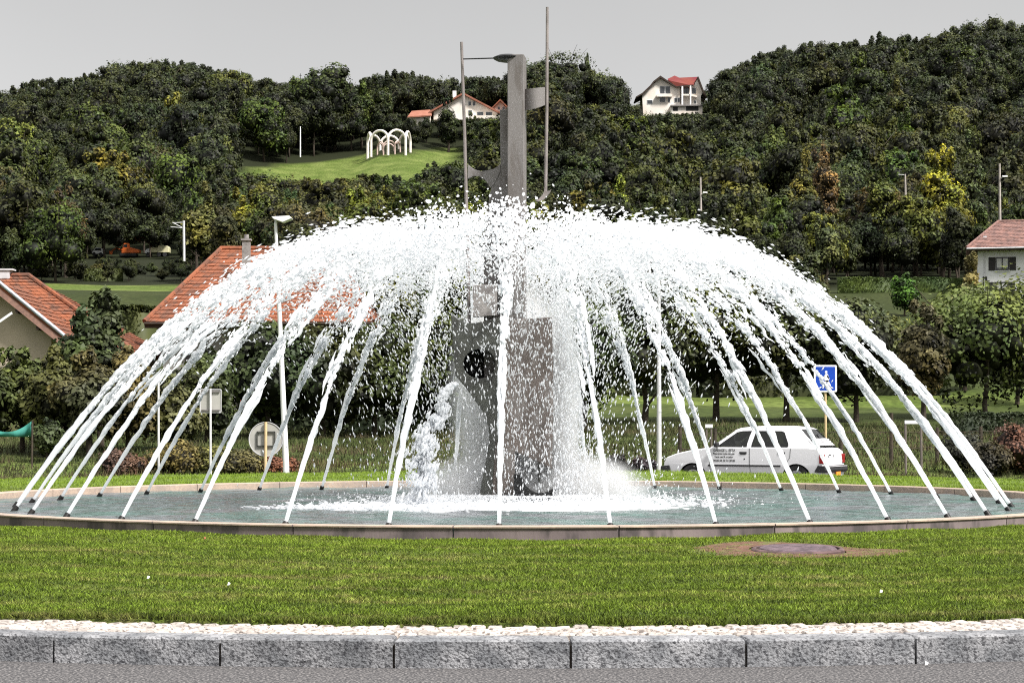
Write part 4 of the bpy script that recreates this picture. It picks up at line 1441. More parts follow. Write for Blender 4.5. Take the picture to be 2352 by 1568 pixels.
# the rest of the wood as one mass
restp = sel[285:]
GM = bpy.data.materials.new('distant_foliage'); GM.use_nodes = True
ptm = bpy.data.meshes.new('distant_wood')
ptm.vertices.add(len(restp))
ptm.vertices.foreach_set('co', np.array([[s_[0], s_[1], s_[2] - .3] for s_ in restp], dtype=np.float32).ravel())
for nm, ar in (('kind_index', np.array([s_[3] for s_ in restp], float)), ('size', np.array([s_[4] for s_ in restp])), ('turn', np.array([rnd.uniform(0, 6.28) for _ in restp]))):
    a = ptm.attributes.new(nm, 'FLOAT', 'POINT'); a.data.foreach_set('value', ar.astype(np.float32))
wood_o = link(bpy.data.objects.new('distant_wood', ptm))
wood_o.color = (.022, .029, .009, 1)
tag(wood_o, 'mass of dark green woodland covering the upper hillside', 'wood', kind='stuff')
ng = bpy.data.node_groups.new('wood', 'GeometryNodeTree')
ng.interface.new_socket('Geometry', in_out='INPUT', socket_type='NodeSocketGeometry')
ng.interface.new_socket('Geometry', in_out='OUTPUT', socket_type='NodeSocketGeometry')
gi = ng.nodes.new('NodeGroupInput'); go = ng.nodes.new('NodeGroupOutput'); jn = ng.nodes.new('GeometryNodeJoinGeometry')
protos = []
for q in range(9):
    for o in bpy.data.objects:
        if o.data == HP[q][0]:
            protos.append(o); break


def attrn(nm):
    a = ng.nodes.new('GeometryNodeInputNamedAttribute'); a.data_type = 'FLOAT'; a.inputs['Name'].default_value = nm
    return a.outputs[0]


for q, po in enumerate(protos):
    io = ng.nodes.new('GeometryNodeInstanceOnPoints'); oi = ng.nodes.new('GeometryNodeObjectInfo'); oi.inputs['Object'].default_value = po
    oi.inputs['As Instance'].default_value = True
    cmp_ = ng.nodes.new('FunctionNodeCompare'); cmp_.data_type = 'FLOAT'; cmp_.operation = 'EQUAL'; cmp_.inputs['B'].default_value = q; cmp_.inputs['Epsilon'].default_value = .1
    ng.links.new(attrn('kind_index'), cmp_.inputs['A'])
    ng.links.new(gi.outputs[0], io.inputs['Points']); ng.links.new(cmp_.outputs[0], io.inputs['Selection'])
    ng.links.new(oi.outputs['Geometry'], io.inputs['Instance'])
    cb = ng.nodes.new('ShaderNodeCombineXYZ'); ng.links.new(attrn('turn'), cb.inputs['Z']); ng.links.new(cb.outputs[0], io.inputs['Rotation'])
    cs = ng.nodes.new('ShaderNodeCombineXYZ')
    for ax in 'XYZ': ng.links.new(attrn('size'), cs.inputs[ax])
    ng.links.new(cs.outputs[0], io.inputs['Scale'])
    ng.links.new(io.outputs[0], jn.inputs[0])
ng.links.new(jn.outputs[0], go.inputs[0])
mod = wood_o.modifiers.new('wood', 'NODES'); mod.node_group = ng


def place_tree(px, ytop, ybase, Y, wpx, col, label, cat='tree', name='broadleaf_tree', seed=0, nleaf=6000, leaf=.09, base=.25, nl=16, r0=None, group=None, ground=None, core=.66, open_=0.0, jag=1.0, kind='round', cover=.9):
    """single tree or shrub with its own trunk and crown; foot at pixel row ybase, top at row ytop"""
    rs = np.random.RandomState(1000 + seed)
    b_ = P(px, ybase, Y); tp = P(px, ytop, Y)
    gz = terr1(b_.x, Y) if ground is None else ground
    H = tp.z - gz; Wd = wpx / F * Y
    t_ = thing(name, label, cat, (b_.x, Y, gz - .02), group=group)
    cb = max(0.0, (b_.z - gz) / H) if ground is None else base
    bb = max(base, 0.02)
    if kind == 'round':
        lb = lobes_round(rs, H, Wd, nl, base=bb, jag=jag)
    else:
        lb = lobes_poplar(rs, H, Wd)
    V, Fc, var, Vc, Fcx = crown_arrays(rs, lb, nleaf, leaf, core=core)
    me = tree_mesh('crown', V, Fc, var, Vc, Fcx)
    c_ = bpy.data.objects.new('crown' if cat == 'tree' else 'foliage', me); link(c_, t_); c_.color = (*col, 1)
    tb = trunk_mb(rs, H, Wd, r0 or .02 * H + .02, 5, fork=max(.12, bb * .8))
    tb.build('trunk' if cat == 'tree' else 'stem', M_BARK, t_, smooth=True)
    return t_


# skyline specials
for (px, yb, yt, Y_) in ((1349, 215, 128, 505),):
    p = P(px, yb, Y_); H = P(px, yt, Y_).z - terr1(p.x, Y_)
    o = bpy.data.objects.new('poplar_tree', POP); link(o); o.location = (p.x, Y_, terr1(p.x, Y_)); o.scale = (H / 12 * .75, H / 12 * .75, H / 12); o.color = (.03, .045, .014, 1)
    tag(o, 'slim dark poplar rising above the skyline right of the fountain mast', 'tree')
place_tree(1290, 126, 240, 500, 150, (.035, .045, .018), 'thin crowned tree with bare twigs on the skyline beside the right mast', seed=1, nleaf=2600, leaf=.26, base=.35, core=.3, nl=12, jag=3)
place_tree(1374, 172, 240, 498, 75, (.04, .055, .016), 'small rounded tree on the skyline just right of the poplar', seed=2, nleaf=2200, leaf=.24, core=.6)
place_tree(1430, 410, 540, 225, 62, (.13, .17, .03), 'bright light green young tree at the foot of the hill right of the sculpture', seed=3, nleaf=3000, leaf=.17)
place_tree(1848, 350, 500, 235, 75, (.115, .115, .028), 'yellowish tree with reddish tips in the middle of the right slope', seed=4, nleaf=3000, leaf=.18)
place_tree(1893, 342, 520, 238, 95, (.13, .085, .036), 'reddish brown autumn tree on the lower right slope', seed=5, nleaf=3600, leaf=.18)
place_tree(2026, 362, 540, 228, 85, (.10, .12, .026), 'rounded olive tree left of the yellow one on the lower right slope', seed=6, nleaf=3400, leaf=.18)
place_tree(2165, 348, 540, 222, 120, (.21, .19, .022), 'tree with bright yellow leaves on the lower right slope', seed=7, nleaf=3600, leaf=.2, core=.5, jag=3)
place_tree(2235, 300, 520, 226, 85, (.065, .08, .028), 'tall loose grey green tree beside the yellow one on the right slope', seed=8, nleaf=2600, leaf=.19, core=.45, jag=3)
place_tree(1898, 500, 640, 172, 90, (.075, .09, .035), 'grey green tree at the left end of the long hedge', seed=9, nleaf=3600, leaf=.14)
for i, (px, yt, yb, Y_, w, cn, lb) in enumerate([
        (150, 430, 700, 232, 120, 'rusty brown', 'rust tinted tree low on the left slope above the tiled roof'),
        (235, 412, 700, 236, 130, 'mid green', 'broad mid green tree low on the left slope above the excavator'),
        (330, 415, 700, 240, 120, 'olive green', 'olive tree with reddish top low on the left slope above the cream truck'),
        (450, 440, 700, 230, 110, 'mid green', 'green tree beside the railway mast on the left slope'),
        (585, 455, 640, 228, 90, 'yellow green', 'yellow green tree at the foot of the slope left of the lamp head'),
        (30, 450, 700, 226, 120, 'olive green', 'olive tree at the left edge of the picture above the house roof')]):
    if 205 < px < 400:
        place_tree(px, yt, yb, 300, w, GREENS[cn], lb, seed=30 + i, nleaf=3600, leaf=.2, base=.5, r0=.16)
    else:
        place_tree(px, yt, yb, Y_, w, GREENS[cn], lb, seed=30 + i, nleaf=3600, leaf=.18, base=.25)

place_tree(1030, 222, 330, 452, 62, (.026, .034, .011), 'dark rounded tree covering the left half of the cream chalet', seed=45, nleaf=3600, leaf=.26, base=.05)
place_tree(1080, 262, 340, 450, 46, (.030, .042, .012), 'small bushy tree below the cream chalet beside the left mast', seed=46, nleaf=2600, leaf=.24, base=.05)
# middle distance, behind the water
DK = (.028, .040, .013)
near = [
    (620, 745, 60, 150, DK, 'dark evergreen tree left behind the tall lamp post'),
    (745, 752, 61, 160, (.030, .038, .015), 'dark evergreen tree right of the tall lamp post'),
    (865, 735, 62, 160, DK, 'dark tree behind the jets left of the pierced plate'),
    (985, 720, 63, 150, (.03, .042, .014), 'dark tree directly left of the pierced plate'),
    (1340, 700, 66, 150, (.05, .062, .024), 'grey green tree behind the spray right of the broad slab'),
    (1475, 640, 72, 170, (.042, .055, .018), 'dark green orchard tree behind the white lamp post'),
    (1640, 620, 74, 180, (.045, .06, .018), 'dark green orchard tree above the bonnet of the car'),
    (1800, 650, 73, 160, (.040, .052, .018), 'dark green orchard tree above the roof of the car'),
    (1960, 690, 72, 150, (.045, .055, .02), 'dark green orchard tree right of the pedestrian sign'),
    (2112, 700, 68, 80, (.075, .06, .030), 'tree with reddish leaves between the sign and the large orchard tree'),
    (2255, 690, 74, 250, (.055, .07, .02), 'large orchard tree with dark forked trunk at the right'),
    (2400, 670, 76, 220, (.05, .065, .02), 'orchard tree cut by the right edge of the picture'),
    (2205, 668, 98, 110, (.10, .115, .06), 'pale leaved tree in front of the white house'),
    (2325, 712, 92, 100, (.06, .085, .02), 'green shrubby tree below the white house windows'),
    (2222, 590, 120, 34, (.10, .085, .04), 'slender tree with reddish tips left of the white house'),
]
for i, (px, yt, Y_, w, c_, lb) in enumerate(near):
    tall = Y_ < 70
    place_tree(px, yt, 0, Y_, w * (1.8 if px < 1060 else 1.75), c_, lb, seed=60 + i, nleaf=22000 if px > 2200 and Y_ < 80 else 11000, leaf=.10 if Y_ < 80 else .17, base=.02 if px < 1300 else .16, nl=26, core=.62 if px < 2000 else .30)
place_tree(2077, 628, 700, 150, 78, (.055, .13, .015), 'round bright green bush on the terraced slope', cat='shrub', name='bush', seed=90, nleaf=3600, leaf=.12, base=.02)
# left foreground bushes
place_tree(243, 678, 0, 56, 120, (.06, .075, .03), 'large leaved tree in front of the orange tiled roof', seed=91, nleaf=2600, leaf=.11, base=.45, core=.35, jag=2)
place_tree(215, 720, 0, 55, 170, (.045, .06, .022), 'loose dark leafy tree below the orange tiled roof', seed=92, nleaf=4200, leaf=.11, base=.3, core=.45)
for i, (px, yt, Y_, w, c_, lb) in enumerate([
        (-10, 792, 53, 110, (.045, .06, .022), 'dark laurel bush at the far left edge'),
        (62, 798, 54, 110, (.05, .068, .024), 'dark laurel bush below the beige gable'),
        (135, 800, 53, 110, (.045, .055, .022), 'dark laurel bush second from the beige gable'),
        (215, 800, 52, 120, (.06, .058, .026), 'brownish laurel bush under the corner of the orange roof'),
        (300, 800, 54, 120, (.06, .05, .026), 'red brown bush behind the leftmost jets'),
        (395, 850, 55, 120, (.045, .05, .024), 'dark bush right of the red brown one behind the jets'),
        (480, 800, 58, 120, (.035, .045, .018), 'dark bush in front of the grey house wall')]):
    place_tree(px, yt, 0, Y_, w * 1.5, c_, lb, cat='shrub', name='laurel_bush', seed=110 + i, nleaf=7000, leaf=.085, base=.0, nl=18)
place_tree(118, 960, 0, 50.5, 95, (.03, .04, .016), 'low dark bush on the grassy bank at the left', cat='shrub', name='bush', seed=120, nleaf=3600, leaf=.06, base=.02)
for i, (px, yt, w, c_, lb) in enumerate([
        (300, 1055, 90, (.07, .04, .03), 'low reddish shrub behind the left jets'),
        (405, 1036, 95, (.10, .085, .035), 'low brown green hedge shrub left of the rectangular sign'),
        (480, 1034, 90, (.09, .09, .03), 'low hedge shrub at the foot of the rectangular sign'),
        (560, 1048, 90, (.10, .085, .035), 'low hedge shrub left of the round sign'),
        (640, 1062, 70, (.12, .05, .03), 'low red leaved shrub at the foot of the lamp post'),
        (2200, 1000, 80, (.05, .045, .025), 'dark shrub behind the rightmost jets'),
        (2262, 1018, 80, (.045, .035, .02), 'brown shrub left of the rose bushes'),
        (2320, 975, 95, (.10, .055, .035), 'rose bush with reddish leaves at the right edge'),
        (2345, 1030, 90, (.05, .07, .03), 'green rose bush at the lower right edge')]):
    place_tree(px, yt, 0, 46.2 + (i % 3) * .5, w * 1.5, c_, lb, cat='shrub', name='low_shrub', seed=130 + i, nleaf=4200, leaf=.04, base=.0, nl=14)
for i, (x0, yt, Y_, w, c_) in enumerate([(1480, 1056, 47, 80, (.045, .03, .035)), (1410, 1052, 47, 80, (.04, .035, .035))]):
    place_tree(x0, yt, 0, Y_, w, c_, 'low purplish shrub in front of the car' if i == 0 else 'low purplish shrub left of the white lamp post', cat='shrub', name='low_shrub', seed=150 + i, nleaf=2600, leaf=.038, base=.02)


def hedge(name, pts, h, d, leaf, n, col, label):
    """clipped hedge along a line of ground points"""
    rs = np.random.RandomState(len(label))
    seg = []
    for a, b_ in zip(pts[:-1], pts[1:]):
        seg.append((Vector(a), Vector(b_), (Vector(b_) - Vector(a)).length))
    tot = sum(s_[2] for s_ in seg)
    P_ = []; N_ = []
    for (a, b_, l) in seg:
        k = int(n * l / tot)
        u = rs.uniform(0, 1, k)
        dr = (b_ - a) / l; nr = Vector((dr.y, -dr.x, 0))
        face = rs.uniform(0, 1, k)
        x = np.where(face < .5, -1.0, np.where(face < .6, 1.0, rs.uniform(-1, 1, k)))
        z = np.where(face < .6, rs.uniform(0, 1, k), 1.0)
        base = np.array(a)[None] + np.array(b_ - a)[None] * u[:, None]
        z_ = z * h * (1 + .05 * np.sin(u * l * .9)) + rs.normal(0, .03, k)
        pnt = base + np.array(nr)[None] * (-(x * d / 2))[:, None] * -1 + np.array([0, 0, 1])[None] * z_[:, None]
        nn = np.array(nr)[None] * x[:, None] * np.where(face < .6, 1, 0)[:, None] + np.array([0, 0, 1])[None] * np.where(face < .6, .2, 1)[:, None]
        P_.append(pnt); N_.append(nn)
    p = np.concatenate(P_); nrm = np.concatenate(N_) + rs.normal(0, .5, (len(p), 3)); nrm /= np.linalg.norm(nrm, axis=1, keepdims=True)
    m_ = len(p)
    a = np.cross(nrm, rs.normal(0, 1, (m_, 3))); a /= np.linalg.norm(a, axis=1, keepdims=True); b2 = np.cross(nrm, a)
    s = leaf * rs.uniform(.6, 1.3, m_)
    V = np.empty((m_ * 4, 3)); V[0::4] = p + a * s[:, None]; V[1::4] = p + b2 * (s * .6)[:, None]; V[2::4] = p - a * s[:, None]; V[3::4] = p - b2 * (s * .6)[:, None]
    Fc = np.arange(m_ * 4).reshape(m_, 4)
    mb = MB()
    for (a_, b_, l) in seg:
        dr = (b_ - a_) / l; nr = Vector((dr.y, -dr.x, 0)) * (d * .42)
        vs = [a_ - nr, a_ + nr, b_ + nr, b_ - nr]; up = Vector((0, 0, h * .93))
        lo_ = [v - Vector((0, 0, .5)) for v in vs]
        mb.add(lo_ + [v + up for v in vs], [(0, 1, 5, 4), (1, 2, 6, 5), (2, 3, 7, 6), (3, 0, 4, 7), (4, 5, 6, 7)])
    o = bpy.data.objects.new(name, tree_mesh(name, V, Fc, np.clip(rs.normal(.45, .2, m_ * 4), 0, 1), np.zeros((0, 3)), np.zeros((0, 3), int), mb, [M_LEAF, M_CORE]))
    link(o); o.color = (*col, 1)
    tag(o, label, 'hedge')
    return o


def gp(px, Y_, dz=0):
    x = (px - 1176) / F * Y_
    return Vector((x, Y_, terr1(x, Y_) + dz))


hedge('clipped_hedge', [gp(1925, 172), gp(2080, 171), gp(2240, 170)], 1.35, 1.3, .10, 6000, (.045, .075, .018), 'long clipped hedge along the terrace left of the white house')
hedge('clipped_hedge', [gp(2165, 63), gp(2280, 63), gp(2450, 63)], .62, .7, .05, 6000, (.030, .040, .016), 'dark low hedge under the large orchard tree at the right')
hedge('tall_hedge', [gp(585, 67), gp(760, 66), gp(930, 67), gp(1075, 66)], 3.0, 1.6, .10, 16000, (.022, .030, .011), 'tall dark untrimmed hedge behind the jets left of the sculpture')
hedge('tall_hedge', [gp(1290, 98), gp(1600, 97), gp(1900, 98), gp(2180, 97)], 2.3, 1.8, .12, 17000, (.026, .034, .012), 'tall dark hedge behind the orchard trees right of the sculpture')
hedge('field_hedge', [gp(170, 118), gp(260, 120), gp(345, 119)], 3.5, 2.2, .12, 9000, (.045, .058, .018), 'rough olive hedge between the two orange roofs at the left')
hedge('clipped_hedge', [gp(190, 222), gp(280, 223)], 1.2, 2.5, .14, 1500, (.05, .06, .02), 'small rounded hedge beside the green field at the left')

# rough grass and weeds on the bank behind the road
n = 85000
y = 43.9 + RS.uniform(0, 1, n) ** 1.4 * 30
x = RS.uniform(-.285, .285, n) * y
z = terr(x, y)
pt = np.array([mnoise.noise(Vector((float(p) * .5, float(q) * .5, 0))) for p, q in zip(x, y)])
V, Fc, vv = blades(np.stack([x, y, z - .02], 1), (.07 + .16 * RS.uniform(0, 1, n) ** 2) * (1 + pt), .03, .9, RS.uniform(.3, 1.25, n) + pt * .5)
M_WEED = pm('weeds', (.045, .062, .016), (.075, .058, .028), .5, .8, coords='World', attr='var', lo=.4, hi=.62)
tag(link(bpy.data.objects.new('rough_grass', npmesh('rough_grass', V, Fc, M_WEED, vv))), 'rough grass and weeds on the bank behind the road', 'grass', kind='stuff')
#PART4

# ------------------------------------------------------------------ houses
M_TILE_O = pm('orange_roof_tiles', (.24, .078, .036), (.15, .060, .036), 1.1, .85, .01, 8, c3=(.07, .045, .035), s3=2.6, f3=.6, rnd_obj=.12)
M_TILE_R = pm('red_roof_tiles', (.30, .07, .04), (.20, .05, .035), 1.3, .85, .01, 8, c3=(.10, .05, .035), s3=3, f3=.5)
M_TILE_B = pm('brown_roof_tiles', (.26, .14, .115), (.16, .095, .085), 1.6, .85, .008, 8, c3=(.09, .06, .055), s3=4, f3=.6)
M_TILE_V = pm('crimson_roof_tiles', (.12, .014, .02), (.16, .035, .022), .25, .8)
M_WALL_W = pm('white_render', (.78, .78, .78), (.66, .66, .68), .8, .9, .004, 10)
M_WALL_B = pm('beige_render', (.50, .42, .33), (.40, .34, .27), .7, .9, .004, 10)
M_WALL_G = pm('grey_render', (.26, .25, .24), (.19, .185, .18), .8, .9, .004, 10)
M_WALL_V = pm('cream_render', (.80, .77, .72), (.70, .62, .54), .35, .9)
M_DWOOD = pm('dark_eaves_wood', (.05, .035, .025), (.03, .02, .016), 6, .8)
M_SHUT = pm('dark_shutters', (.02, .02, .02), (.035, .03, .03), 6, .7)
M_PANE = pm('window_glass', (.03, .035, .04), (.05, .055, .06), 1, .08, spec=.8)
M_CURT = pm('net_curtain', (.55, .55, .54), (.42, .42, .42), 9, .9)


def qz(v):
    return Vector(v)


def tiled(mb, a, b, c, d, course, tilew, rs, th=.035):
    """courses of slightly proud tiles on the slope a-b (eave, left to right) to d-c (ridge, left to right)"""
    a, b, c, d = map(Vector, (a, b, c, d))
    nrm = (b - a).cross(d - a).normalized()
    n = max(2, int(((d - a).length + (c - b).length) / 2 / course))
    for i in range(n):
        f0, f1 = i / n, (i + 1.06) / n
        f1 = min(f1, 1)
        l0, l1 = a.lerp(d, f0), a.lerp(d, f1); r0, r1 = b.lerp(c, f0), b.lerp(c, f1)
        w = (r0 - l0).length
        k = max(1, int(w / tilew))
        for j in range(k):
            u0, u1 = j / k, (j + .93) / k
            o = th * (1 + rs.uniform(-.25, .35))
            p = [l0.lerp(r0, u0) + nrm * o, l0.lerp(r0, u1) + nrm * o * rs.uniform(.85, 1.1), l1.lerp(r1, u1) + nrm * .004, l1.lerp(r1, u0) + nrm * .004]
            q_ = [l0.lerp(r0, u0), l0.lerp(r0, u1)]
            mb.add(p + q_, [(0, 1, 2, 3), (4, 5, 1, 0)])


def child(root, mb, name, mat, smooth=False, bevel=0.0, off=None, kind=None, fix=True):
    off = off if off is not None else root.location
    mb.v = [(x - off[0], y - off[1], z - off[2]) for x, y, z in mb.v]
    o = mb.build(name, mat, root, smooth=smooth, bevel=bevel, fix=fix)
    if kind: o['kind'] = kind
    return o


def window(root, x0, x1, z0, z1, y, shutters=True, curtain=True, fr=.06, sh_mat=None):
    """window in a wall facing the camera at depth y: recessed pane, frame, mullion, sill, shutters"""
    mb = MB(); yy = y - .03
    mb.box(((x0 + x1) / 2, yy, z1 + 0), (x1 - x0 + fr, .07, fr)); mb.box(((x0 + x1) / 2, yy, z0), (x1 - x0 + fr, .07, fr))
    mb.box((x0, yy, (z0 + z1) / 2), (fr, .07, z1 - z0 - fr)); mb.box((x1, yy, (z0 + z1) / 2), (fr, .07, z1 - z0 - fr))
    mb.box(((x0 + x1) / 2, yy, (z0 + z1) / 2), (fr, .065, z1 - z0 - fr))
    w = child(root, mb, 'window', M_SHUT if curtain else M_WHITE)
    mb = MB(); mb.box(((x0 + x1) / 2, y - .012, (z0 + z1) / 2), (x1 - x0, .02, z1 - z0)); g = child(root, mb, 'pane', M_PANE); g.parent = w
    if curtain:
        mb = MB()
        m_ = (x0 + x1) / 2
        for (a, b_) in ((x0 + fr * 1.2, m_ - fr * .9), (m_ + fr * .9, x1 - fr * 1.2)):
            mb.box(((a + b_) / 2, y - .028, (z0 + z1) / 2 + .05), (b_ - a, .012, (z1 - z0) * .72))
        g = child(root, mb, 'curtain', M_CURT); g.parent = w
    mb = MB(); mb.box(((x0 + x1) / 2, y - .08, z0 - fr), (x1 - x0 + .25, .16, .05)); g = child(root, mb, 'sill', M_WHITE); g.parent = w
    if shutters:
        sw = (x1 - x0) * .52
        for sx_ in (-1, 1):
            mb = MB(); cx_ = (x0 - sw / 2 - fr) if sx_ < 0 else (x1 + sw / 2 + fr)
            mb.box((cx_, y - .035, (z0 + z1) / 2), (sw, .045, z1 - z0 + .05))
            for q in range(7):
                mb.box((cx_, y - .062, z0 + (z1 - z0) * (q + .5) / 7), (sw * .8, .015, (z1 - z0) / 12))
            child(root, mb, 'shutter', sh_mat or M_SHUT)


def hip_house(name, label, px0, px1, peave, pr0, pr1, pridge, Y_, depth, wallm, tilem, groups=(), over=.5, seed=3, course=.33, tilew=.26, gz=None):
    """house whose eave front runs px0..px1 at row peave, ridge pr0..pr1 at row pridge (rows of the photograph)"""
    a = P(px0, peave, Y_); b_ = P(px1, peave, Y_)
    yr = Y_ + depth / 2 + over
    c_ = P(pr1, pridge, yr); d = P(pr0, pridge, yr)
    b_.z = a.z; c_.z = d.z
    yb = Y_ + depth + 2 * over
    cx = (a.x + b_.x) / 2
    g0 = terr1(cx, Y_) if gz is None else gz
    root = thing(name, label, 'house', (cx, Y_ + over, g0))
    a2 = Vector((a.x, yb, a.z)); b2 = Vector((b_.x, yb, a.z))
    th = Vector((0, 0, .14))
    mb = MB()
    up = [a, b_, b2, a2, d, c_]
    vs = up + [v - th for v in up]
    mb.add(vs, [(0, 1, 5, 4), (2, 3, 4, 5), (1, 2, 5), (3, 0, 4), (6, 10, 11, 7), (8, 11, 10, 9), (7, 11, 8), (9, 10, 6), (0, 6, 7, 1), (1, 7, 8, 2), (2, 8, 9, 3), (3, 9, 6, 0)])
    rf = child(root, mb, 'roof', tilem)
    rs = random.Random(seed)
    mb = MB(); tiled(mb, a, b_, c_, d, course, tilew, rs)
    tiled(mb, b_, b2, c_, c_ + Vector((0, .01, 0)), course, tilew, rs); tiled(mb, a2, a, d, d + Vector((0, -.01, 0)), course, tilew, rs)
    tl = child(root, mb, 'roof_tiles', tilem, kind='stuff', fix=False); tl.parent = rf
    mb = MB()
    for (p, q) in ((d, c_), (a, d), (b_, c_)):
        n_ = max(2, int((q - p).length / .4))
        for i in range(n_):
            u, v = p.lerp(q, i / n_), p.lerp(q, (i + 1.08) / n_)
            mb.tube([u + Vector((0, 0, .02)), v + Vector((0, 0, .045))], [.12, .10], 8)
    tl = child(root, mb, 'ridge_tiles', tilem, kind='stuff', smooth=True); tl.parent = rf
    # walls and eaves
    x0, x1 = a.x + over, b_.x - over
    mb = MB(); mb.box(((x0 + x1) / 2, Y_ + over + depth / 2, (g0 - .5 + a.z - .06) / 2), (x1 - x0, depth, a.z - .06 - g0 + .5))
    child(root, mb, 'wall', wallm)
    mb = MB()
    mb.box((cx, Y_ + .03, a.z - .17), (b_.x - a.x, .06, .2)); 
    k = int((x1 - x0) / .8)
    for i in range(k + 1):
        mb.box((x0 + (x1 - x0) * i / k, Y_ + over / 2 + .05, a.z - .20), (.1, over - .02, .12))
    child(root, mb, 'eaves', M_DWOOD)
    mb = MB(); mb.tube([(a.x, Y_ - .05, a.z - .08), (b_.x, Y_ - .05, a.z - .08)], .065, 8); child(root, mb, 'gutter', M_GALV if wallm == M_WALL_W else M_DWOOD, smooth=True)
    return root, x0, x1, Y_ + over, a.z, g0


# white house at the right
root, x0, x1, yw, ez, g0 = hip_house('white_house', 'white two storey house with brown tiled roof and dark shutters at the right edge', 2230, 2520, 566, 2268, 2480, 508, 158, 8.5, M_WALL_W, M_TILE_B, over=.9, seed=4)
for (pa, pb, ya, yb_) in ((2290, 2318, 590, 619), (2288, 2316, 647, 675)):
    for sh in (0, 96, 170):
        A = P(pa + sh, yb_, yw); B = P(pb + sh, ya, yw)
        window(root, A.x, B.x, A.z, B.z, yw)
mb = MB(); q = P(2274, 660, yw); mb.box((q.x - .3, yw - .05, q.z - .2), (.35, .1, 2.3)); child(root, mb, 'door', M_SHUT)
mb = MB(); q = P(2257, 570, yw); mb.tube([(q.x, yw - .4, q.z), (q.x + .25, yw - .06, q.z - .3), (q.x + .25, yw - .06, g0)], .05, 8); child(root, mb, 'downpipe', M_GALV, smooth=True)
mb = MB(); q = P(2258, 545, yw + 1.2); mb.box((q.x, q.y, q.z), (.3, .3, .35)); child(root, mb, 'roof_vent', M_GALV)

root.rotation_euler.z = -rad(13)
# red roofed house behind the left jets
root, x0, x1, yw, ez, g0 = hip_house('farm_house', 'grey rendered house with a big orange hip roof behind the left jets', 332, 860, 739, 508, 770, 572, 84, 9.0, M_WALL_G, M_TILE_O, over=.7, seed=6)
for pa in (441, 520, 610, 700, 790):
    A = P(pa, 846, yw); B = P(pa + 22, 812, yw)
    window(root, A.x, B.x, A.z, B.z, yw, curtain=pa in (441, 700))
for pa in (480, 650):
    A = P(pa, 800, yw); B = P(pa + 20, 770, yw); 
mb = MB(); A = P(548, 905, yw); B = P(566, 850, yw); mb.box(((A.x + B.x) / 2, yw - .03, (g0 + B.z) / 2), (B.x - A.x, .08, B.z - g0)); child(root, mb, 'door', pm('red_door', (.35, .06, .04), (.25, .05, .03), 4, .6))
c = P(566, 556, 86.5)
c.z -= .28
mb = MB(); mb.box((c.x, c.y, c.z - .3), (.34, .34, 1.3)); mb.box((c.x, c.y, c.z + .38), (.44, .44, .08)); ch = child(root, mb, 'chimney', M_CONC)
mb = MB(); mb.tube([(c.x, c.y, c.z + .42), (c.x, c.y, c.z + .62)], .11, 10); q = child(root, mb, 'chimney_pot', M_CONC, smooth=True); q.parent = ch

# beige house with the orange roof at the far left
Y_ = 80
root, x0, x1, yw, ez, g0 = hip_house('orange_roof_house', 'beige house with broad orange tiled hip roof at the left edge', -330, 298, 800, -160, 66, 634, Y_, 9.0, M_WALL_B, M_TILE_O, over=.7, seed=8)
# cross wing with a gable turned to the camera
yg = Y_ - 2.6
pk = P(-10, 646, yg); ev = P(168, 790, yg); evl = Vector((2 * pk.x - ev.x, yg, ev.z))
dp = Vector((0, 5.0, 0)); th = Vector((0, 0, .16))
mb = MB(); vs = [pk, ev, ev + dp, pk + dp, evl, evl + dp]; vs2 = [v - th for v in vs]
mb.add(vs + vs2, [(0, 1, 2, 3), (0, 3, 5, 4), (6, 9, 8, 7), (6, 10, 11, 9), (0, 6, 7, 1), (0, 4, 10, 6), (1, 7, 8, 2), (4, 5, 11, 10), (2, 8, 9, 3), (3, 9, 11, 5)])
wr = child(root, mb, 'wing_roof', M_TILE_O)
mb = MB(); rs = random.Random(3); tiled(mb, ev, ev + dp, pk + dp, pk, .33, .26, rs)
q = child(root, mb, 'roof_tiles', M_TILE_O, kind='stuff', fix=False); q.parent = wr
M_FLASH = pm('verge_flashing', (.42, .50, .56), (.35, .33, .38), 6, .4)
mb = MB(); mb.tube([pk + Vector((0, -.03, .08)), ev + Vector((-.35, -.03, .34))], .075, 8); child(root, mb, 'verge_flashing', M_FLASH, smooth=True)
mb = MB(); d_ = (ev - pk).normalized(); up = Vector((-d_.z, 0, d_.x))
if up.z < 0: up = -up
mb.prism([pk - up * .12 + Vector((0, -.02, 0)), ev - up * .12 + Vector((0, -.02, 0)), ev - up * .34 + Vector((0, -.02, 0)), pk - up * .34 + Vector((0, -.02, 0))], (0, .05, 0)); child(root, mb, 'barge_board', pm('faded_barge_board', (.30, .17, .13), (.2, .12, .1), 7, .8))
yw2 = yg + .75
mb = MB(); wl = P(118, 800, yw2).x
mb.prism([Vector((2 * pk.x - wl, yw2, g0 - .5)), Vector((wl, yw2, g0 - .5)), Vector((wl, yw2, pk.z - .2 - (wl - pk.x) * (pk.z - ev.z) / (ev.x - pk.x))), Vector((pk.x, yw2, pk.z - .2)), Vector((2 * pk.x - wl, yw2, pk.z - .2 - (wl - pk.x) * (pk.z - ev.z) / (ev.x - pk.x)))], (0, 4, 0))
child(root, mb, 'gable_wall', M_WALL_B)
for f in (.35, .62, .88):
    mb = MB(); c = pk.lerp(ev, f); mb.box((c.x - .25, yg + .4, c.z - .32), (.12, .75, .14)); child(root, mb, 'purlin', M_DWOOD)
mb = MB(); A = P(0, 734, yg - .1); B = P(26, 716, yg - .1); mb.prism([A, B, B + Vector((.02, 0, -.10)), A + Vector((0, 0, -.12))], (0, .12, 0)); child(root, mb, 'white_board', M_WHITE)
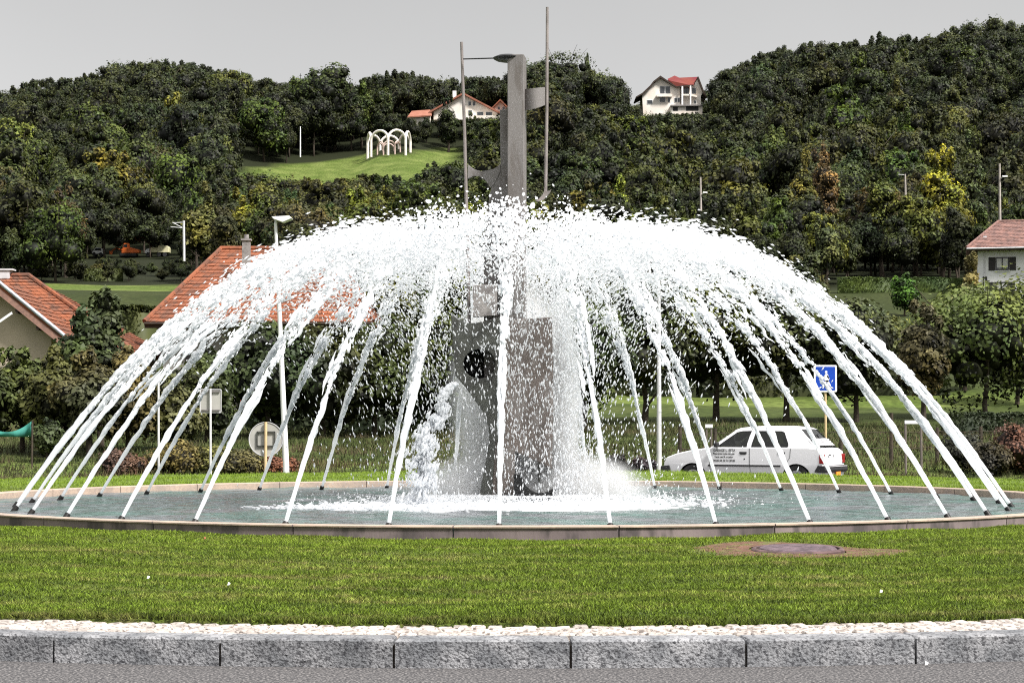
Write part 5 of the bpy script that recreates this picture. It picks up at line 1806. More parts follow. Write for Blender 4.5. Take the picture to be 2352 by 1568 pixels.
mb = MB(); q = P(12, 627, Y_ + 5.2); mb.box((q.x, q.y, q.z - .1), (.5, .5, .35)); mb.box((q.x, q.y, q.z + .14), (.8, .6, .07)); child(root, mb, 'chimney', M_GALV)

# white villa on the ridge
YV = 500


def vz(x, y):      # zoom coordinates used while measuring the villa
    return (1459 + x * .0816, 161.3 + y * .0816)


vp = P(1545, 240, YV)
root = thing('villa', 'large white villa with red and black roof standing on the ridge', 'house', (vp.x, YV, P(1545, 268, YV).z - 1))


def vpart(name, pts, y0, dep, mat):
    mb = MB(); mb.prism([P(*vz(*p), YV + y0) for p in pts], (0, dep, 0)); return child(root, mb, name, mat)


vpart('wall', [(200, 640), (480, 420), (710, 220), (1150, 480), (1280, 480), (1280, 1290), (230, 1290), (200, 800)], 0, 9, M_WALL_V)
vpart('side_wall', [(1282, 470), (1640, 430), (1770, 230), (1900, 640), (1850, 720), (1850, 1290), (1282, 1290)], .6, 9, M_WALL_V)
vpart('verge', [(20, 745), (200, 640), (420, 430), (510, 310), (710, 155), (1150, 450), (1150, 490), (712, 215), (535, 345), (450, 460), (215, 680), (30, 775)], -1.0, 10, M_DWOOD)
mb = MB(); mb.add([P(*vz(*p[:2]), YV + p[2]) for p in ((905, 252, -.9), (1150, 462, -.9), (1640, 415, -.9), (1770, 190, 4), (1240, 215, 4), (1110, 155, 4))] , [(0, 1, 2, 3, 4, 5)])
mb.add([P(*vz(*p[:2]), YV + p[2]) - Vector((0, -.05, .25)) for p in ((905, 252, -.9), (1150, 462, -.9), (1640, 415, -.9), (1770, 190, 4), (1240, 215, 4), (1110, 155, 4))], [(5, 4, 3, 2, 1, 0)])
child(root, mb, 'roof', M_TILE_V)
vpart('verge', [(1755, 185), (1785, 185), (1950, 620), (2025, 735), (2000, 745), (1920, 640), (1760, 225)], -.8, 9, M_DWOOD)
vpart('eave', [(1150, 452), (1640, 405), (1640, 440), (1150, 478)], -1.2, .4, M_DWOOD)
for (a, b_, c_, d) in ((340, 850, 480, 950), (690, 775, 845, 900), (920, 775, 985, 900), (1105, 785, 1175, 900), (1195, 785, 1255, 900), (700, 460, 830, 665), (850, 460, 980, 665), (1370, 480, 1440, 670), (1450, 480, 1520, 670), (1600, 500, 1710, 660), (1660, 850, 1720, 930)):
    A = P(*vz(a, d), YV); B = P(*vz(c_, b_), YV)
    yy = YV if a < 1282 else YV + .6
    mb = MB(); mb.box(((A.x + B.x) / 2, yy - .03, (A.z + B.z) / 2), (B.x - A.x + .16, .1, B.z - A.z + .16)); w = child(root, mb, 'window', M_WHITE)
    mb = MB(); mb.box(((A.x + B.x) / 2, yy - .06, (A.z + B.z) / 2), (B.x - A.x, .08, B.z - A.z)); g = child(root, mb, 'pane', M_PANE); g.parent = w
vpart('balcony', [(600, 690), (640, 672), (1000, 672), (1045, 690), (1045, 745), (600, 745)], -1.1, 1.1, M_WALL_V)
vpart('balcony', [(1300, 672), (1560, 672), (1740, 720), (1740, 765), (1560, 720), (1300, 715)], -1.1, 1.6, M_WALL_V)
vpart('column', [(1305, 455), (1350, 455), (1350, 975), (1305, 975)], -1.3, .35, M_WHITE)
vpart('column', [(1540, 440), (1578, 440), (1578, 975), (1540, 975)], -1.3, .35, M_WHITE)
vpart('downpipe', [(1272, 490), (1290, 490), (1290, 960), (1272, 960)], -.2, .12, M_DWOOD)
vpart('terrace', [(1000, 975), (1890, 965), (1890, 1000), (1000, 1010)], -2.6, 2.6, M_CONC)
vpart('terrace_wall', [(1000, 1010), (1890, 1000), (1890, 1250), (1000, 1250)], -2.0, 2.0, M_WALL_V)
for (a, b_, c_, d) in ((1065, 1040, 1200, 1145), (1430, 1015, 1780, 1140)):
    vpart('garage_dark_panel', [(a, b_), (c_, b_), (c_, d), (a, d)], -2.06, .3, M_BLACK)  # black panel on the wall, painted in for the dark garage interior

# chalets left of the sculpture
YC = 468


def gable_house(label, pk, er, el, base, Y_, dep, wallm, roofm, wins=()):
    pkp, erp, elp = P(*pk, Y_), P(*er, Y_), P(*el, Y_)
    zb = P(pk[0], base, Y_).z
    root = thing('chalet', label, 'house', (pkp.x, Y_, zb))
    mb = MB(); th = Vector((0, 0, .45)); D = Vector((0, dep, 0)); o = Vector((0, -1.0, 0))
    vs = [pkp + o, erp + o, erp + D, pkp + D, elp + D, elp + o]
    vs = vs + [v - th for v in vs]
    mb.add(vs, [(0, 1, 2, 3), (0, 3, 4, 5), (6, 9, 8, 7), (6, 11, 10, 9), (0, 6, 7, 1), (0, 5, 11, 6), (1, 7, 8, 2), (5, 4, 10, 11)])
    child(root, mb, 'roof', roofm)
    s = .86
    e2 = pkp.lerp(erp, s); e3 = pkp.lerp(elp, s)
    mb = MB(); mb.prism([Vector((e3.x, Y_, zb)), Vector((e2.x, Y_, zb)), e2 - Vector((0, 0, .5)), pkp - Vector((0, 0, .5)), e3 - Vector((0, 0, .5))], (0, dep - .5, 0)); child(root, mb, 'wall', wallm)
    for (a, b_, c_, d) in wins:
        A = P(a, d, Y_); B = P(c_, b_, Y_)
        mb = MB(); mb.box(((A.x + B.x) / 2, Y_ - .03, (A.z + B.z) / 2), (B.x - A.x + .14, .1, B.z - A.z + .14)); w = child(root, mb, 'window', M_WHITE)
        mb = MB(); mb.box(((A.x + B.x) / 2, Y_ - .06, (A.z + B.z) / 2), (B.x - A.x, .08, B.z - A.z)); g = child(root, mb, 'pane', M_PANE); g.parent = w
    return root


M_ROOFP = pm('pinkish_roof_tiles', (.30, .13, .09), (.24, .09, .055), .8, .85)
r = gable_house('cream chalet with wide pinkish gable roof between the left mast and the pillar', (1064, 214), (1155, 262), (985, 258), 275, YC, 11, M_WALL_V, M_ROOFP,
                ((1076, 234, 1082, 243), (1086, 234, 1092, 243), (1096, 258, 1110, 268), (1116, 258, 1130, 268), (1076, 254, 1084, 264)))
mb = MB(); q = P(1044, 216, YC + 3); mb.box((q.x, q.y, q.z - .5), (.9, .9, 2.4)); child(r, mb, 'chimney', M_WHITE)
mb = MB(); q = P(1115, 271, YC - 1.5); mb.box((q.x, q.y, q.z), (7, 2.4, .8)); child(r, mb, 'terrace', M_WALL_V)
gable_house('small chalet with bright red roof directly left of the pillar', (1149, 229), (1172, 252), (1128, 250), 268, YC + 4, 8, M_WALL_V, M_TILE_O, ((1143, 246, 1148, 252), (1154, 246, 1159, 252)))
q0 = P(964, 262, YC - 2)
root = thing('low_house', 'long low house with red roof left of the chalets', 'house', (q0.x, YC - 2, q0.z - 2))
mb = MB(); mb.prism([P(936, 268, YC - 2), P(992, 264, YC - 2), P(988, 252, YC + 1), P(946, 255, YC + 1)], (0, 0, -.3)); child(root, mb, 'roof', M_ROOFP)
mb = MB(); mb.box((q0.x, YC + .5, q0.z - 2.0), (5.2, 3.5, 3.4)); child(root, mb, 'wall', M_WALL_V)
# church spire
q = P(690, 212, 560); tp = P(690, 180, 560)
root = thing('church_spire', 'thin dark church spire with a cross on the skyline left of centre', 'spire', (q.x, 560, q.z - 4))
mb = MB(); mb.tube([(q.x, 560, q.z - 4), (q.x, 560, q.z + .3), (q.x, 560, tp.z)], [.62, .55, .04], 8); child(root, mb, 'steeple', pm('slate', (.03, .03, .035), (.05, .05, .055), 2, .6))
mb = MB(); mb.box((q.x, 560, tp.z + .6), (.13, .13, 1.5)); mb.box((q.x, 560, tp.z + .8), (.7, .12, .13)); child(root, mb, 'cross', M_BLACK)

# white arches on the meadow
YA = 440
ac = P(893, 356, YA)
root = thing('arch_pavilion', 'ring of tall white arches standing on the sloping meadow', 'pavilion', (ac.x, YA, ac.z))
M_ARCH = pm('white_stone_arch', (.78, .73, .68), (.68, .62, .57), .6, .7)
M_ARCHP = pm('pinkish_stone_arch', (.60, .45, .40), (.5, .38, .34), .6, .7)


def arch(mb, p, q, h, r):
    p, q = Vector(p), Vector(q)
    w = (q - p).length; pts = [p - Vector((0, 0, .8))]
    hs = h - w / 2
    for i in range(15):
        t_ = math.pi * i / 14
        pts.append(p.lerp(q, .5 - .5 * math.cos(t_)) + Vector((0, 0, hs + w / 2 * math.sin(t_))))
    pts.append(q - Vector((0, 0, .8)))
    mb.tube(pts, r, 8)


for (RR_, H_, n_, r_, ph, mt) in ((5.0, 5.0, 7, .30, .25, M_ARCH), (2.6, 2.9, 6, .17, .1, M_ARCHP)):
    for k in range(n_):
        a0 = 2 * math.pi * k / n_ + ph; a1 = 2 * math.pi * (k + 1) / n_ + ph
        zg = lambda x, y: terr1(ac.x + x, YA + y) * 0 + ac.z + .035 * x
        mb = MB(); p = (RR_ * math.cos(a0), RR_ * math.sin(a0)); q = (RR_ * math.cos(a1), RR_ * math.sin(a1))
        arch(mb, (ac.x + p[0], YA + p[1], zg(*p)), (ac.x + q[0], YA + q[1], zg(*q)), H_, r_)
        child(root, mb, 'arch', mt, smooth=True)

# ------------------------------------------------------------------ masts, lamps and vehicles on the slope
M_TIMB = pm('grey_timber_pole', (.42, .38, .34), (.3, .27, .25), 4, .8)
for (px, yt, yb, Y_, lb, lamp) in ((1609, 407, 470, 215, 'pale pole with small street lamp right of the sculpture at the foot of the wood', 1),
                                   (2296, 376, 512, 185, 'tall pale wooden pole behind the roof of the white house', 1),
                                   (2079, 400, 436, 230, 'short pale pole with a bracket among the autumn trees', 2)):
    b_ = P(px + 1, yb + 15, Y_); tp = P(px, yt, Y_)
    root = thing('utility_pole', lb, 'pole', (b_.x, Y_, b_.z))
    mb = MB(); mb.tube([b_, tp], [.13, .09], 10); child(root, mb, 'shaft', M_TIMB, smooth=True)
    if lamp == 1:
        q = P(px + 8, yt + 36 if px < 2000 else yt + 30, Y_)
        mb = MB(); mb.tube([(tp.x, Y_, q.z - .25), (q.x, Y_ - .2, q.z)], .03, 6); arm = child(root, mb, 'lamp_arm', M_GALV)
        mb = MB(); mb.box((q.x + .1, Y_ - .2, q.z), (.5, .25, .16)); child(root, mb, 'lamp_head', M_WHITE, bevel=.03)
    else:
        mb = MB(); mb.tube([(tp.x, Y_, tp.z - .1), (tp.x - .8, Y_, tp.z - .05)], .04, 6); child(root, mb, 'bracket', M_GALV)
b_ = P(423, 600, 200); tp = P(422, 507, 200)
root = thing('railway_mast', 'pale railway mast with slanted cantilever arms on the left slope', 'mast', (b_.x, 200, b_.z))
mb = MB(); mb.tube([b_, tp], [.13, .12], 8); child(root, mb, 'shaft', M_GALV)
for (a, c_) in (((420, 511), (398, 512)), ((421, 524), (396, 511)), ((421, 524), (392, 521))):
    mb = MB(); mb.tube([P(*a, 200), P(*c_, 200)], .045, 6); child(root, mb, 'cantilever_arm', M_GALV)
b_ = P(690, 328, 400); tp = P(690, 291, 400)
mb = MB(); mb.tube([b_ - Vector((0, 0, 3)), tp], [.14, .10], 8); o = mb.build('flag_pole', M_WHITE, smooth=True); tag(o, 'thin white pole among the trees left of the white arches', 'pole')
# excavator
Y_ = 290
b_ = P(296, 590, Y_)
root = thing('excavator', 'orange excavator half hidden among trees on the left slope', 'excavator', (b_.x, Y_, b_.z))
M_ORG = pm('orange_paint', (.75, .17, .03), (.6, .13, .03), 2, .5)
mb = MB(); mb.box((0, 0, .25), (2.6, 1.6, .5)); mb.build('tracks', M_BLACK, root, bevel=.1)
mb = MB(); mb.prism([(-1.0, -.7, .55), (1.7, -.7, .55), (1.7, -.7, 1.0), (.5, -.7, 1.35), (-1.0, -.7, 1.3)], (0, 1.4, 0)); mb.build('body', M_ORG, root, bevel=.05)
mb = MB(); mb.prism([(-.85, -.62, 1.3), (.05, -.62, 1.3), (0, -.62, 2.0), (-.75, -.62, 2.0)], (0, 1.2, 0)); cb = mb.build('cab', M_ORG, root, bevel=.04)
mb = MB(); mb.box((-.4, -.64, 1.62), (.55, .03, .45)); mb.build('cab_window', M_PANE, cb)
mb = MB(); mb.tube([(-1.0, 0, .95), (-1.9, 0, 1.35), (-2.7, 0, .75)], [.14, .12, .09], 6); mb.build('digger_arm', M_ORG, root)
mb = MB(); mb.prism([(-2.9, -.3, .9), (-2.5, -.3, .8), (-2.5, -.3, .35), (-2.85, -.3, .4)], (0, .6, 0)); mb.build('bucket', M_ORG, root)
b_ = P(364, 590, Y_)
root = thing('cream_truck', 'cream coloured truck with rounded cover beside the excavator', 'truck', (b_.x, Y_, b_.z))
M_CRM = pm('cream_canvas', (.66, .62, .36), (.55, .52, .34), 1.2, .7)
mb = MB(); mb.prism([(-1.0, -.9, .6), (1.7, -.9, .6), (1.7, -.9, 1.35), (1.5, -.9, 1.6), (-.3, -.9, 1.62), (-1.0, -.9, 1.3)], (0, 1.8, 0)); mb.build('cover', M_CRM, root, bevel=.08)
mb = MB(); mb.prism([(-1.9, -.85, .5), (-1.05, -.85, .5), (-1.05, -.85, 1.25), (-1.45, -.85, 1.2), (-1.9, -.85, .85)], (0, 1.7, 0)); mb.build('cab', M_WHITE, root, bevel=.05)
for x_ in (-1.4, .2, 1.1):
    mb = MB(); mb.tube([(x_, -.9, .3), (x_, .9, .3)], .32, 14); mb.build('wheel', M_RUB, root)
b_ = P(226, 589, Y_)
root = thing('small_white_car', 'small white car partly hidden left of the orange excavator', 'car', (b_.x, Y_, b_.z))
mb = MB(); mb.prism([(-.8, -.7, .35), (.8, -.7, .35), (.8, -.7, .8), (.5, -.7, 1.3), (-.3, -.7, 1.3), (-.6, -.7, .85), (-.8, -.7, .75)], (0, 1.4, 0)); mb.build('body', M_WHITE, root, bevel=.05)
mb = MB(); mb.prism([(-.5, -.72, .85), (.6, -.72, .85), (.42, -.72, 1.2), (-.25, -.72, 1.2)], (0, .03, 0)); mb.build('side_window', M_PANE, root)
for x_ in (-.5, .5):
    mb = MB(); mb.tube([(x_, -.72, .28), (x_, .72, .28)], .28, 12); mb.build('wheel', M_RUB, root)
b_ = P(2137, 642, 150)
mb = MB(); mb.lathe((0, 0, 0), [(.20, -.3), (.22, .1), (.20, .32), (.12, .45), (.001, .48)], 14)
o = mb.build('beehive', M_WHITE, smooth=True); o.location = b_; o.location.z = terr1(b_.x, 150) + .25; tag(o, 'small white rounded hive on the dark terraced slope', 'beehive')

# ------------------------------------------------------------------ street furniture
LY = 45.0
b_ = P(657, 1068, LY); tp = P(633, 512, LY)
g_ = terr1(b_.x, LY)
root = thing('street_lamp', 'tall white street lamp with flat wedge head, leaning left behind the jets', 'street lamp', (b_.x, LY, g_))
mb = MB(); mb.tube([Vector((b_.x + .01, LY, g_ - .1)), b_, b_.lerp(tp, .5), tp], [.075, .072, .055, .034], 16); child(root, mb, 'post', M_WHITE, smooth=True)
mb = MB(); pts = [P(625, 499, LY), P(666, 497, LY), P(672, 503, LY), P(651, 512, LY), P(629, 504, LY)]
mb.prism([p + Vector((0, -.17, 0)) for p in pts], (0, .34, 0)); child(root, mb, 'lamp_head', M_WHITE, bevel=.012)
mb = MB(); c = tp; mb.tube([c, P(634, 503, LY)], [.03, .03], 8); child(root, mb, 'neck', M_GALV)
b_ = P(1514, 1052, 46); tp = P(1513, 590, 46)
root = thing('white_lamp_post', 'straight white lamp post standing left of the car', 'street lamp', (b_.x, 46, terr1(b_.x, 46)))
mb = MB(); mb.tube([b_ - Vector((0, 0, .5)), b_, tp], [.062, .060, .036], 16); child(root, mb, 'post', M_GALV, smooth=True)
mb = MB(); mb.box(tp + Vector((.12, 0, .03)), (.42, .2, .08)); child(root, mb, 'lamp_head', M_WHITE, bevel=.02)
mb = MB(); q = P(365, 1060, 45.5); mb.tube([q - Vector((0, 0, .6)), P(364, 868, 45.5)], [.028, .024], 10)
o = mb.build('thin_post', M_GALV, smooth=True); tag(o, 'thin grey post behind the left jets, left of the rectangular sign', 'post')

# rectangular sign seen from behind
SYR = 44.6
M_SBK = pm('sign_back_grey', (.42, .41, .38), (.34, .335, .31), 3, .5)
A = P(459, 948, SYR); B = P(509, 893, SYR); q = P(484, 900, SYR)
root = thing('rectangular_sign', 'back of a grey rectangular traffic sign on a thin post', 'traffic sign', (q.x, SYR, terr1(q.x, SYR)))


def rrect(x0, x1, z0, z1, y, r, n=5):
    out = []
    for (cx_, cz_, a0) in ((x1 - r, z1 - r, 0), (x0 + r, z1 - r, 90), (x0 + r, z0 + r, 180), (x1 - r, z0 + r, 270)):
        for i in range(n + 1):
            a = rad(a0 + 90 * i / n); out.append(Vector((cx_ + r * math.cos(a), y, cz_ + r * math.sin(a))))
    return out


mb = MB(); mb.prism(rrect(A.x, B.x, A.z, B.z, SYR, .035), (0, .02, 0)); child(root, mb, 'panel', M_SBK)
mb = MB(); mb.prism(rrect(A.x, B.x, A.z, B.z, SYR - .012, .035), (0, .02, 0), [rrect(A.x + .018, B.x - .018, A.z + .018, B.z - .018, SYR - .012, .025)]); child(root, mb, 'folded_edge', M_GALV)
for zz in (A.z + .06, B.z - .06):
    mb = MB(); mb.box(((A.x + B.x) / 2, SYR - .02, zz), (B.x - A.x - .08, .03, .03)); child(root, mb, 'rail', M_SCULP)
mb = MB(); mb.tube([(q.x + .02, SYR - .045, terr1(q.x, SYR) - .2), (q.x, SYR - .045, B.z + .01)], .026, 12); child(root, mb, 'post', M_GALV, smooth=True)
# round sign seen from behind
SYR = 41.0 - 2.6
c = P(611, 1008, SYR); R_ = 39.5 / F * SYR
gR = 0.35
root = thing('round_sign', 'back of a round grey traffic sign with dark bracket on a beige post', 'traffic sign', (c.x, SYR, gR))
mb = MB(); circ = [Vector((c.x + R_ * math.cos(2 * math.pi * i / 48), SYR, c.z + R_ * math.sin(2 * math.pi * i / 48))) for i in range(48)]
mb.prism(circ, (0, .02, 0)); child(root, mb, 'disc', M_SBK)
circ2 = [Vector((c.x + (v.x - c.x) * .965, SYR - .012, c.z + (v.z - c.z) * .965)) for v in circ]
mb = MB(); mb.prism([v - Vector((0, .012, 0)) for v in circ], (0, .02, 0), [circ2]); child(root, mb, 'folded_edge', M_GALV)
for (dx, dz, w, h) in ((0, .14, .36, .03), (0, -.14, .36, .03), (-.175, 0, .025, .28), (.175, 0, .025, .28)):
    mb = MB(); mb.box((c.x + dx, SYR - .02, c.z + dz), (w, .022, h)); child(root, mb, 'bracket', M_SCULPD)
mb = MB(); mb.tube([(c.x, SYR - .05, -.1), (c.x, SYR - .05, c.z + R_)], .030, 14); child(root, mb, 'post', M_BEIGE, smooth=True)
# pedestrian crossing sign
SYP = 44.5
A = P(1870, 900, SYP); B = P(1922, 838, SYP); q = P(1897, 950, SYP)
root = thing('crossing_sign', 'blue square pedestrian crossing sign with white border on a beige post', 'traffic sign', (q.x, SYP, terr1(q.x, SYP)))
mb = MB(); mb.prism(rrect(A.x, B.x, A.z, B.z, SYP, .03), (0, .025, 0)); child(root, mb, 'white_panel', M_WHITE)
m_ = 4 / F * SYP
M_BLUE = pm('sign_blue', (.01, .06, .42), (.01, .05, .32), 3, .4)
mb = MB(); mb.prism(rrect(A.x + m_, B.x - m_, A.z + m_, B.z - m_, SYP - .004, .015), (0, .01, 0)); child(root, mb, 'blue_field', M_BLUE)


def sg(u, v, d=.008):
    return Vector((A.x + (B.x - A.x) * u, SYP - d, A.z + (B.z - A.z) * (1 - v)))


sgn = MB()
for poly in ([(.49, .33), (.60, .33), (.66, .50), (.64, .62), (.55, .64), (.46, .58), (.44, .45)],      # torso
             [(.52, .58), (.62, .56), (.74, .76), (.70, .80), (.62, .72)], [(.50, .56), (.56, .62), (.44, .78), (.36, .80), (.35, .77)],  # legs
             [(.46, .38), (.48, .42), (.36, .56), (.32, .54)], [(.58, .36), (.68, .50), (.66, .54), (.56, .44)]):
    sgn.prism([sg(*p) for p in poly], (0, .006, 0))
sgn.prism([sg(.53 + .055 * math.cos(a_ * .5236), .26 + .05 * math.sin(a_ * .5236)) for a_ in range(12)], (0, .006, 0))
child(root, sgn, 'walking_figure', M_WHITE)
zb = MB()
for (a, b_) in ((.20, .28), (.35, .42), (.50, .56), (.64, .70), (.78, .86)):
    t0 = .5 + (a - .5) * .72; t1 = .5 + (b_ - .5) * .72
    zb.prism([sg(t0, .80, .010), sg(t1, .80, .010), sg(b_ - .01, .84 + .02, .010), sg(a - .01, .86, .010)], (0, .006, 0))
child(root, zb, 'zebra_stripes', M_WHITE)
mb = MB(); mb.tube([(q.x, SYP + .05, terr1(q.x, SYP) - .2), (q.x, SYP + .05, B.z - .05)], .027, 12); child(root, mb, 'post', M_BEIGE, smooth=True)

# little white name plates on posts, fence behind the road
for (xa, xb, yt, yb, legs, Y_, lb) in ((1620, 1637, 974, 982, (1623, 1634), 46.5, 'small white plate on two thin posts above the bonnet of the car'),
                                       (2078, 2112, 965, 973, (2080, 2116), 46.0, 'long white plate on two posts right of the parked looking car')):
    A = P(xa, yb, Y_); B = P(xb, yt, Y_)
    root = thing('name_plate', lb.replace('parked looking ', ''), 'sign', (A.x, Y_, terr1(A.x, Y_)))
    mb = MB(); mb.box(((A.x + B.x) / 2, Y_, (A.z + B.z) / 2), (B.x - A.x, .02, B.z - A.z)); child(root, mb, 'plate', M_WHITE)
    for l in legs:
        q = P(l, yb, Y_); mb = MB(); mb.tube([(q.x, Y_ + .03, terr1(q.x, Y_) - .2), (q.x, Y_ + .03, B.z - .02)], .022 if xb < 2000 else .03, 8); child(root, mb, 'post', M_SCULPB, smooth=True)
root = thing('wire_fence', 'old wooden post and wire fence running behind the road', 'fence', (gp(1500, 49).x, 49, gp(1500, 49).z))
prev = None
for i, l in enumerate((1560, 1640, 1720, 1843, 1930, 2045, 2150, 2250, 2345)):
    q = gp(l, 49.0 + .12 * i); h_ = .95 + .1 * rnd.random() + (.35 if l == 2045 else 0)
    mb = MB(); mb.tube([q - Vector((0, 0, .3)), q + Vector((.02, 0, h_))], [.055, .045], 8); child(root, mb, 'fence_post', M_BARK)
    if prev:
        for k, z_ in enumerate((.45, .85)):
            mb = MB(); mid = (prev + q) / 2 + Vector((0, 0, z_ - .03)); mb.tube([prev + Vector((0, 0, z_)), mid, q + Vector((0, 0, z_))], .010, 5); child(root, mb, 'wire', M_BARK)
    prev = q
# teal netting at the far left
mb = MB(); vs = []; n_ = 16
for j in range(2):
    for i in range(n_ + 1):
        u = i / n_
        xx = -14 + 88 * u; yt = 986 + 9 * math.sin(u * math.pi) - 20 * u ** 2; yb = 1003
        p = P(xx, yt if j == 0 else yb, 48.5 + .15 * math.sin(u * 9)); vs.append(p)
fs = [(i, i + 1, n_ + 2 + i, n_ + 1 + i) for i in range(n_)]
root = thing('net_fence', 'sagging teal plastic net strung between stakes at the far left', 'net', (vs[0].x, 48.5, vs[-1].z - .3))
mb.add(vs, fs); o = child(root, mb, 'netting', pm('teal_net', (.04, .22, .17), (.03, .16, .14), 6, .8), smooth=True)
so = o.modifiers.new('thickness', 'SOLIDIFY'); so.thickness = .01
for l in (-10, 74):
    q = P(l, 1000, 48.5); mb = MB(); mb.tube([(q.x, 48.5, terr1(q.x, 48.5) - .1), (q.x, 48.5, P(l, 965, 48.5).z)], .025, 8); child(root, mb, 'stake', M_BARK)
# a few scattered petals and scraps on the grass and in the gutter
for i, (px, py, Y_, col_, lb) in enumerate(((2024, 1382, 12.9, 'w', 'tiny white scrap of paper in the grass, lower right'), (340, 1342, 13.7, 'w', 'tiny white scrap standing in the grass, lower left'),
                                           (470, 1248, 17.0, 'r', 'small reddish leaf on the lawn close to the basin wall, left of centre'), (525, 1355, 13.4, 'w', 'tiny pale petal in the grass left of centre'),
                                           (2128, 1516, 11.1, 'w', 'pale scrap lying in the gutter by the kerb'))):
    p = P(px, py, Y_)
    rr_ = math.hypot(p.x - CX, p.y - CY)
    zz = (float(lawn_h(rr_, math.atan2(p.y - CY, p.x - CX))) + .03) if rr_ < 12.4 else .006
    mb = MB(); mb.prism([(-.009, 0, 0), (.006, -.004, .002), (.011, .003, .012), (-.004, .006, .018)], (0, .003, .003))
    o = mb.build('litter_scrap' if col_ == 'w' else 'fallen_leaf', M_WHITE if col_ == 'w' else pm('dead_leaf', (.35, .12, .06), (.25, .09, .05), 20, .8)); o.location = (p.x, p.y, zz)
    tag(o, lb, 'scrap' if col_ == 'w' else 'leaf')
root = None
#PART5

# ------------------------------------------------------------------ the car
M_CARW = pm('car_white_paint', (.80, .80, .82), (.76, .76, .79), .8, .28, spec=.5, coords='Object')
M_PLAST = pm('black_plastic', (.02, .02, .023), (.03, .03, .032), 8, .55)
M_CGL = glassmat('car_glass', (.35, .38, .36), .25)
M_INT = pm('dark_seat_cloth', (.03, .03, .032), (.05, .05, .05), 10, .9)
t_ang = rad(27)
mid = P(1702, 1100, 40.2)
CSC = .945
car = thing('white_hatchback', 'small white five door hatchback with black lettering on its front door, driving left', 'car', (0, 0, 0), -t_ang)
car.scale = (CSC,) * 3
mx_, my_ = 1.85 * CSC, -.78 * CSC
car.location = (mid.x - (mx_ * math.cos(t_ang) + my_ * math.sin(t_ang)), 40.2 - (-mx_ * math.sin(t_ang) + my_ * math.cos(t_ang)), 0.0)
WB0, WB1 = .71, 3.11
HW = .78


def warch(cx, r, n=16):
    return [(cx + r * math.cos(math.pi * i / n), .26 + r * math.sin(math.pi * i / n)) for i in range(n + 1)]


def side_y(z):
    if z > .92: return HW - .17 * (z - .92) / .43
    if z > .55: return HW
    return HW - .05 * (.55 - z) / .35


top = [(.04, .60), (.10, .70), (.34, .785), (.70, .86), (1.10, .915)]
belt_r = [(3.34, .93), (3.58, .90), (3.67, .84), (3.70, .62)]
low = [(3.69, .48), (3.66, .30), (3.60, .24)]
bottom = list((x, z) for x, z in warch(WB1, .335)) + [(2.76, .20), (1.08, .20)] + list((x, z) for x, z in warch(WB0, .335)) + [(.30, .24), (.06, .27), (.02, .42)]
side = top + belt_r + low + bottom
body = MB()
for s in (-1, 1):
    body.sheet([Vector((x, 0, z)) for x, z in side], fn=lambda v, s=s: Vector((v.x, s * side_y(v.z), v.z)))
# greenhouse sides with window openings
gh = [(1.10, .915), (1.20, .97), (1.66, 1.30), (1.78, 1.345), (2.1, 1.372), (2.85, 1.372), (3.05, 1.352), (3.16, 1.31), (3.40, 1.06), (3.58, .90), (3.34, .93)]
w1 = [(1.27, .945), (1.42, 1.06), (1.72, 1.275), (1.84, 1.30), (2.06, 1.305), (2.02, 1.18), (1.985, 1.02), (1.98, .945)]
w2 = [(2.08, .945), (2.085, 1.02), (2.15, 1.28), (2.19, 1.305), (2.74, 1.30), (2.81, 1.275), (2.93, 1.02), (2.935, .965), (2.91, .945)]
w3 = [(3.14, 1.20), (3.16, 1.235), (3.36, 1.03), (3.33, 1.01)]
for s in (-1, 1):
    body.sheet([Vector((x, 0, z)) for x, z in gh], holes=[[Vector((x, 0, z)) for x, z in w] for w in (w1, w2)], fn=lambda v, s=s: Vector((v.x, s * side_y(v.z), v.z)))


def strip(mb, pts, inset=.0, mi=0):
    """skin across the car following side-view points"""
    vs = []
    for (x, z) in pts:
        y = side_y(z) - inset
        for f, dz in ((-1, 0), (-.93, .022), (-.5, .034), (0, .038), (.5, .034), (.93, .022), (1, 0)):
            vs.append((x, y * f, z + dz * (1 if z > .6 else 0)))
    n = 7
    fs = []
    for i in range(len(pts) - 1):
        for j in range(n - 1):
            fs.append((i * n + j, i * n + j + 1, (i + 1) * n + j + 1, (i + 1) * n + j))
    mb.add(vs, fs, mi)


strip(body, [(.02, .42), (.04, .60)] + top[1:])
strip(body, [(1.66, 1.30), (1.78, 1.345), (2.1, 1.372), (2.85, 1.372), (3.05, 1.352), (3.16, 1.31)])
strip(body, [(3.58, .90), (3.67, .84), (3.70, .62), (3.69, .48), (3.66, .30)])
# pillars beside the windscreens
for (a, b_) in (((1.12, .93), (1.66, 1.30)), ((3.16, 1.31), (3.55, .93))):
    for s in (-1, 1):
        pa = [Vector((a[0], s * side_y(a[1]), a[1])), Vector((a[0], s * (side_y(a[1]) - .07), a[1] + .02)), Vector((b_[0], s * (side_y(b_[1]) - .07), b_[1] + .02)), Vector((b_[0], s * side_y(b_[1]), b_[1]))]
        body.add(pa, [(0, 1, 2, 3)])
body.build('body', M_CARW, car, smooth=32)
mb = MB(); mb.box((1.9, 0, .30), (3.3, 1.3, .18)); mb.build('underbody', M_PLAST, car)
for (cx_, nm) in ((WB0, 0), (WB1, 1)):
    mb = MB()
    for s in (-1, 1):
        vs = []
        for (x, z) in warch(cx_, .335) :
            vs.append((x, s * .765, z)); vs.append((x, s * .50, z))
        mb.add(vs, [(2 * i, 2 * i + 1, 2 * i + 3, 2 * i + 2) for i in range(16)])
        mb.box((cx_, s * .5, .40), (.68, .02, .42))
    mb.build('wheel_arch', M_PLAST, car)
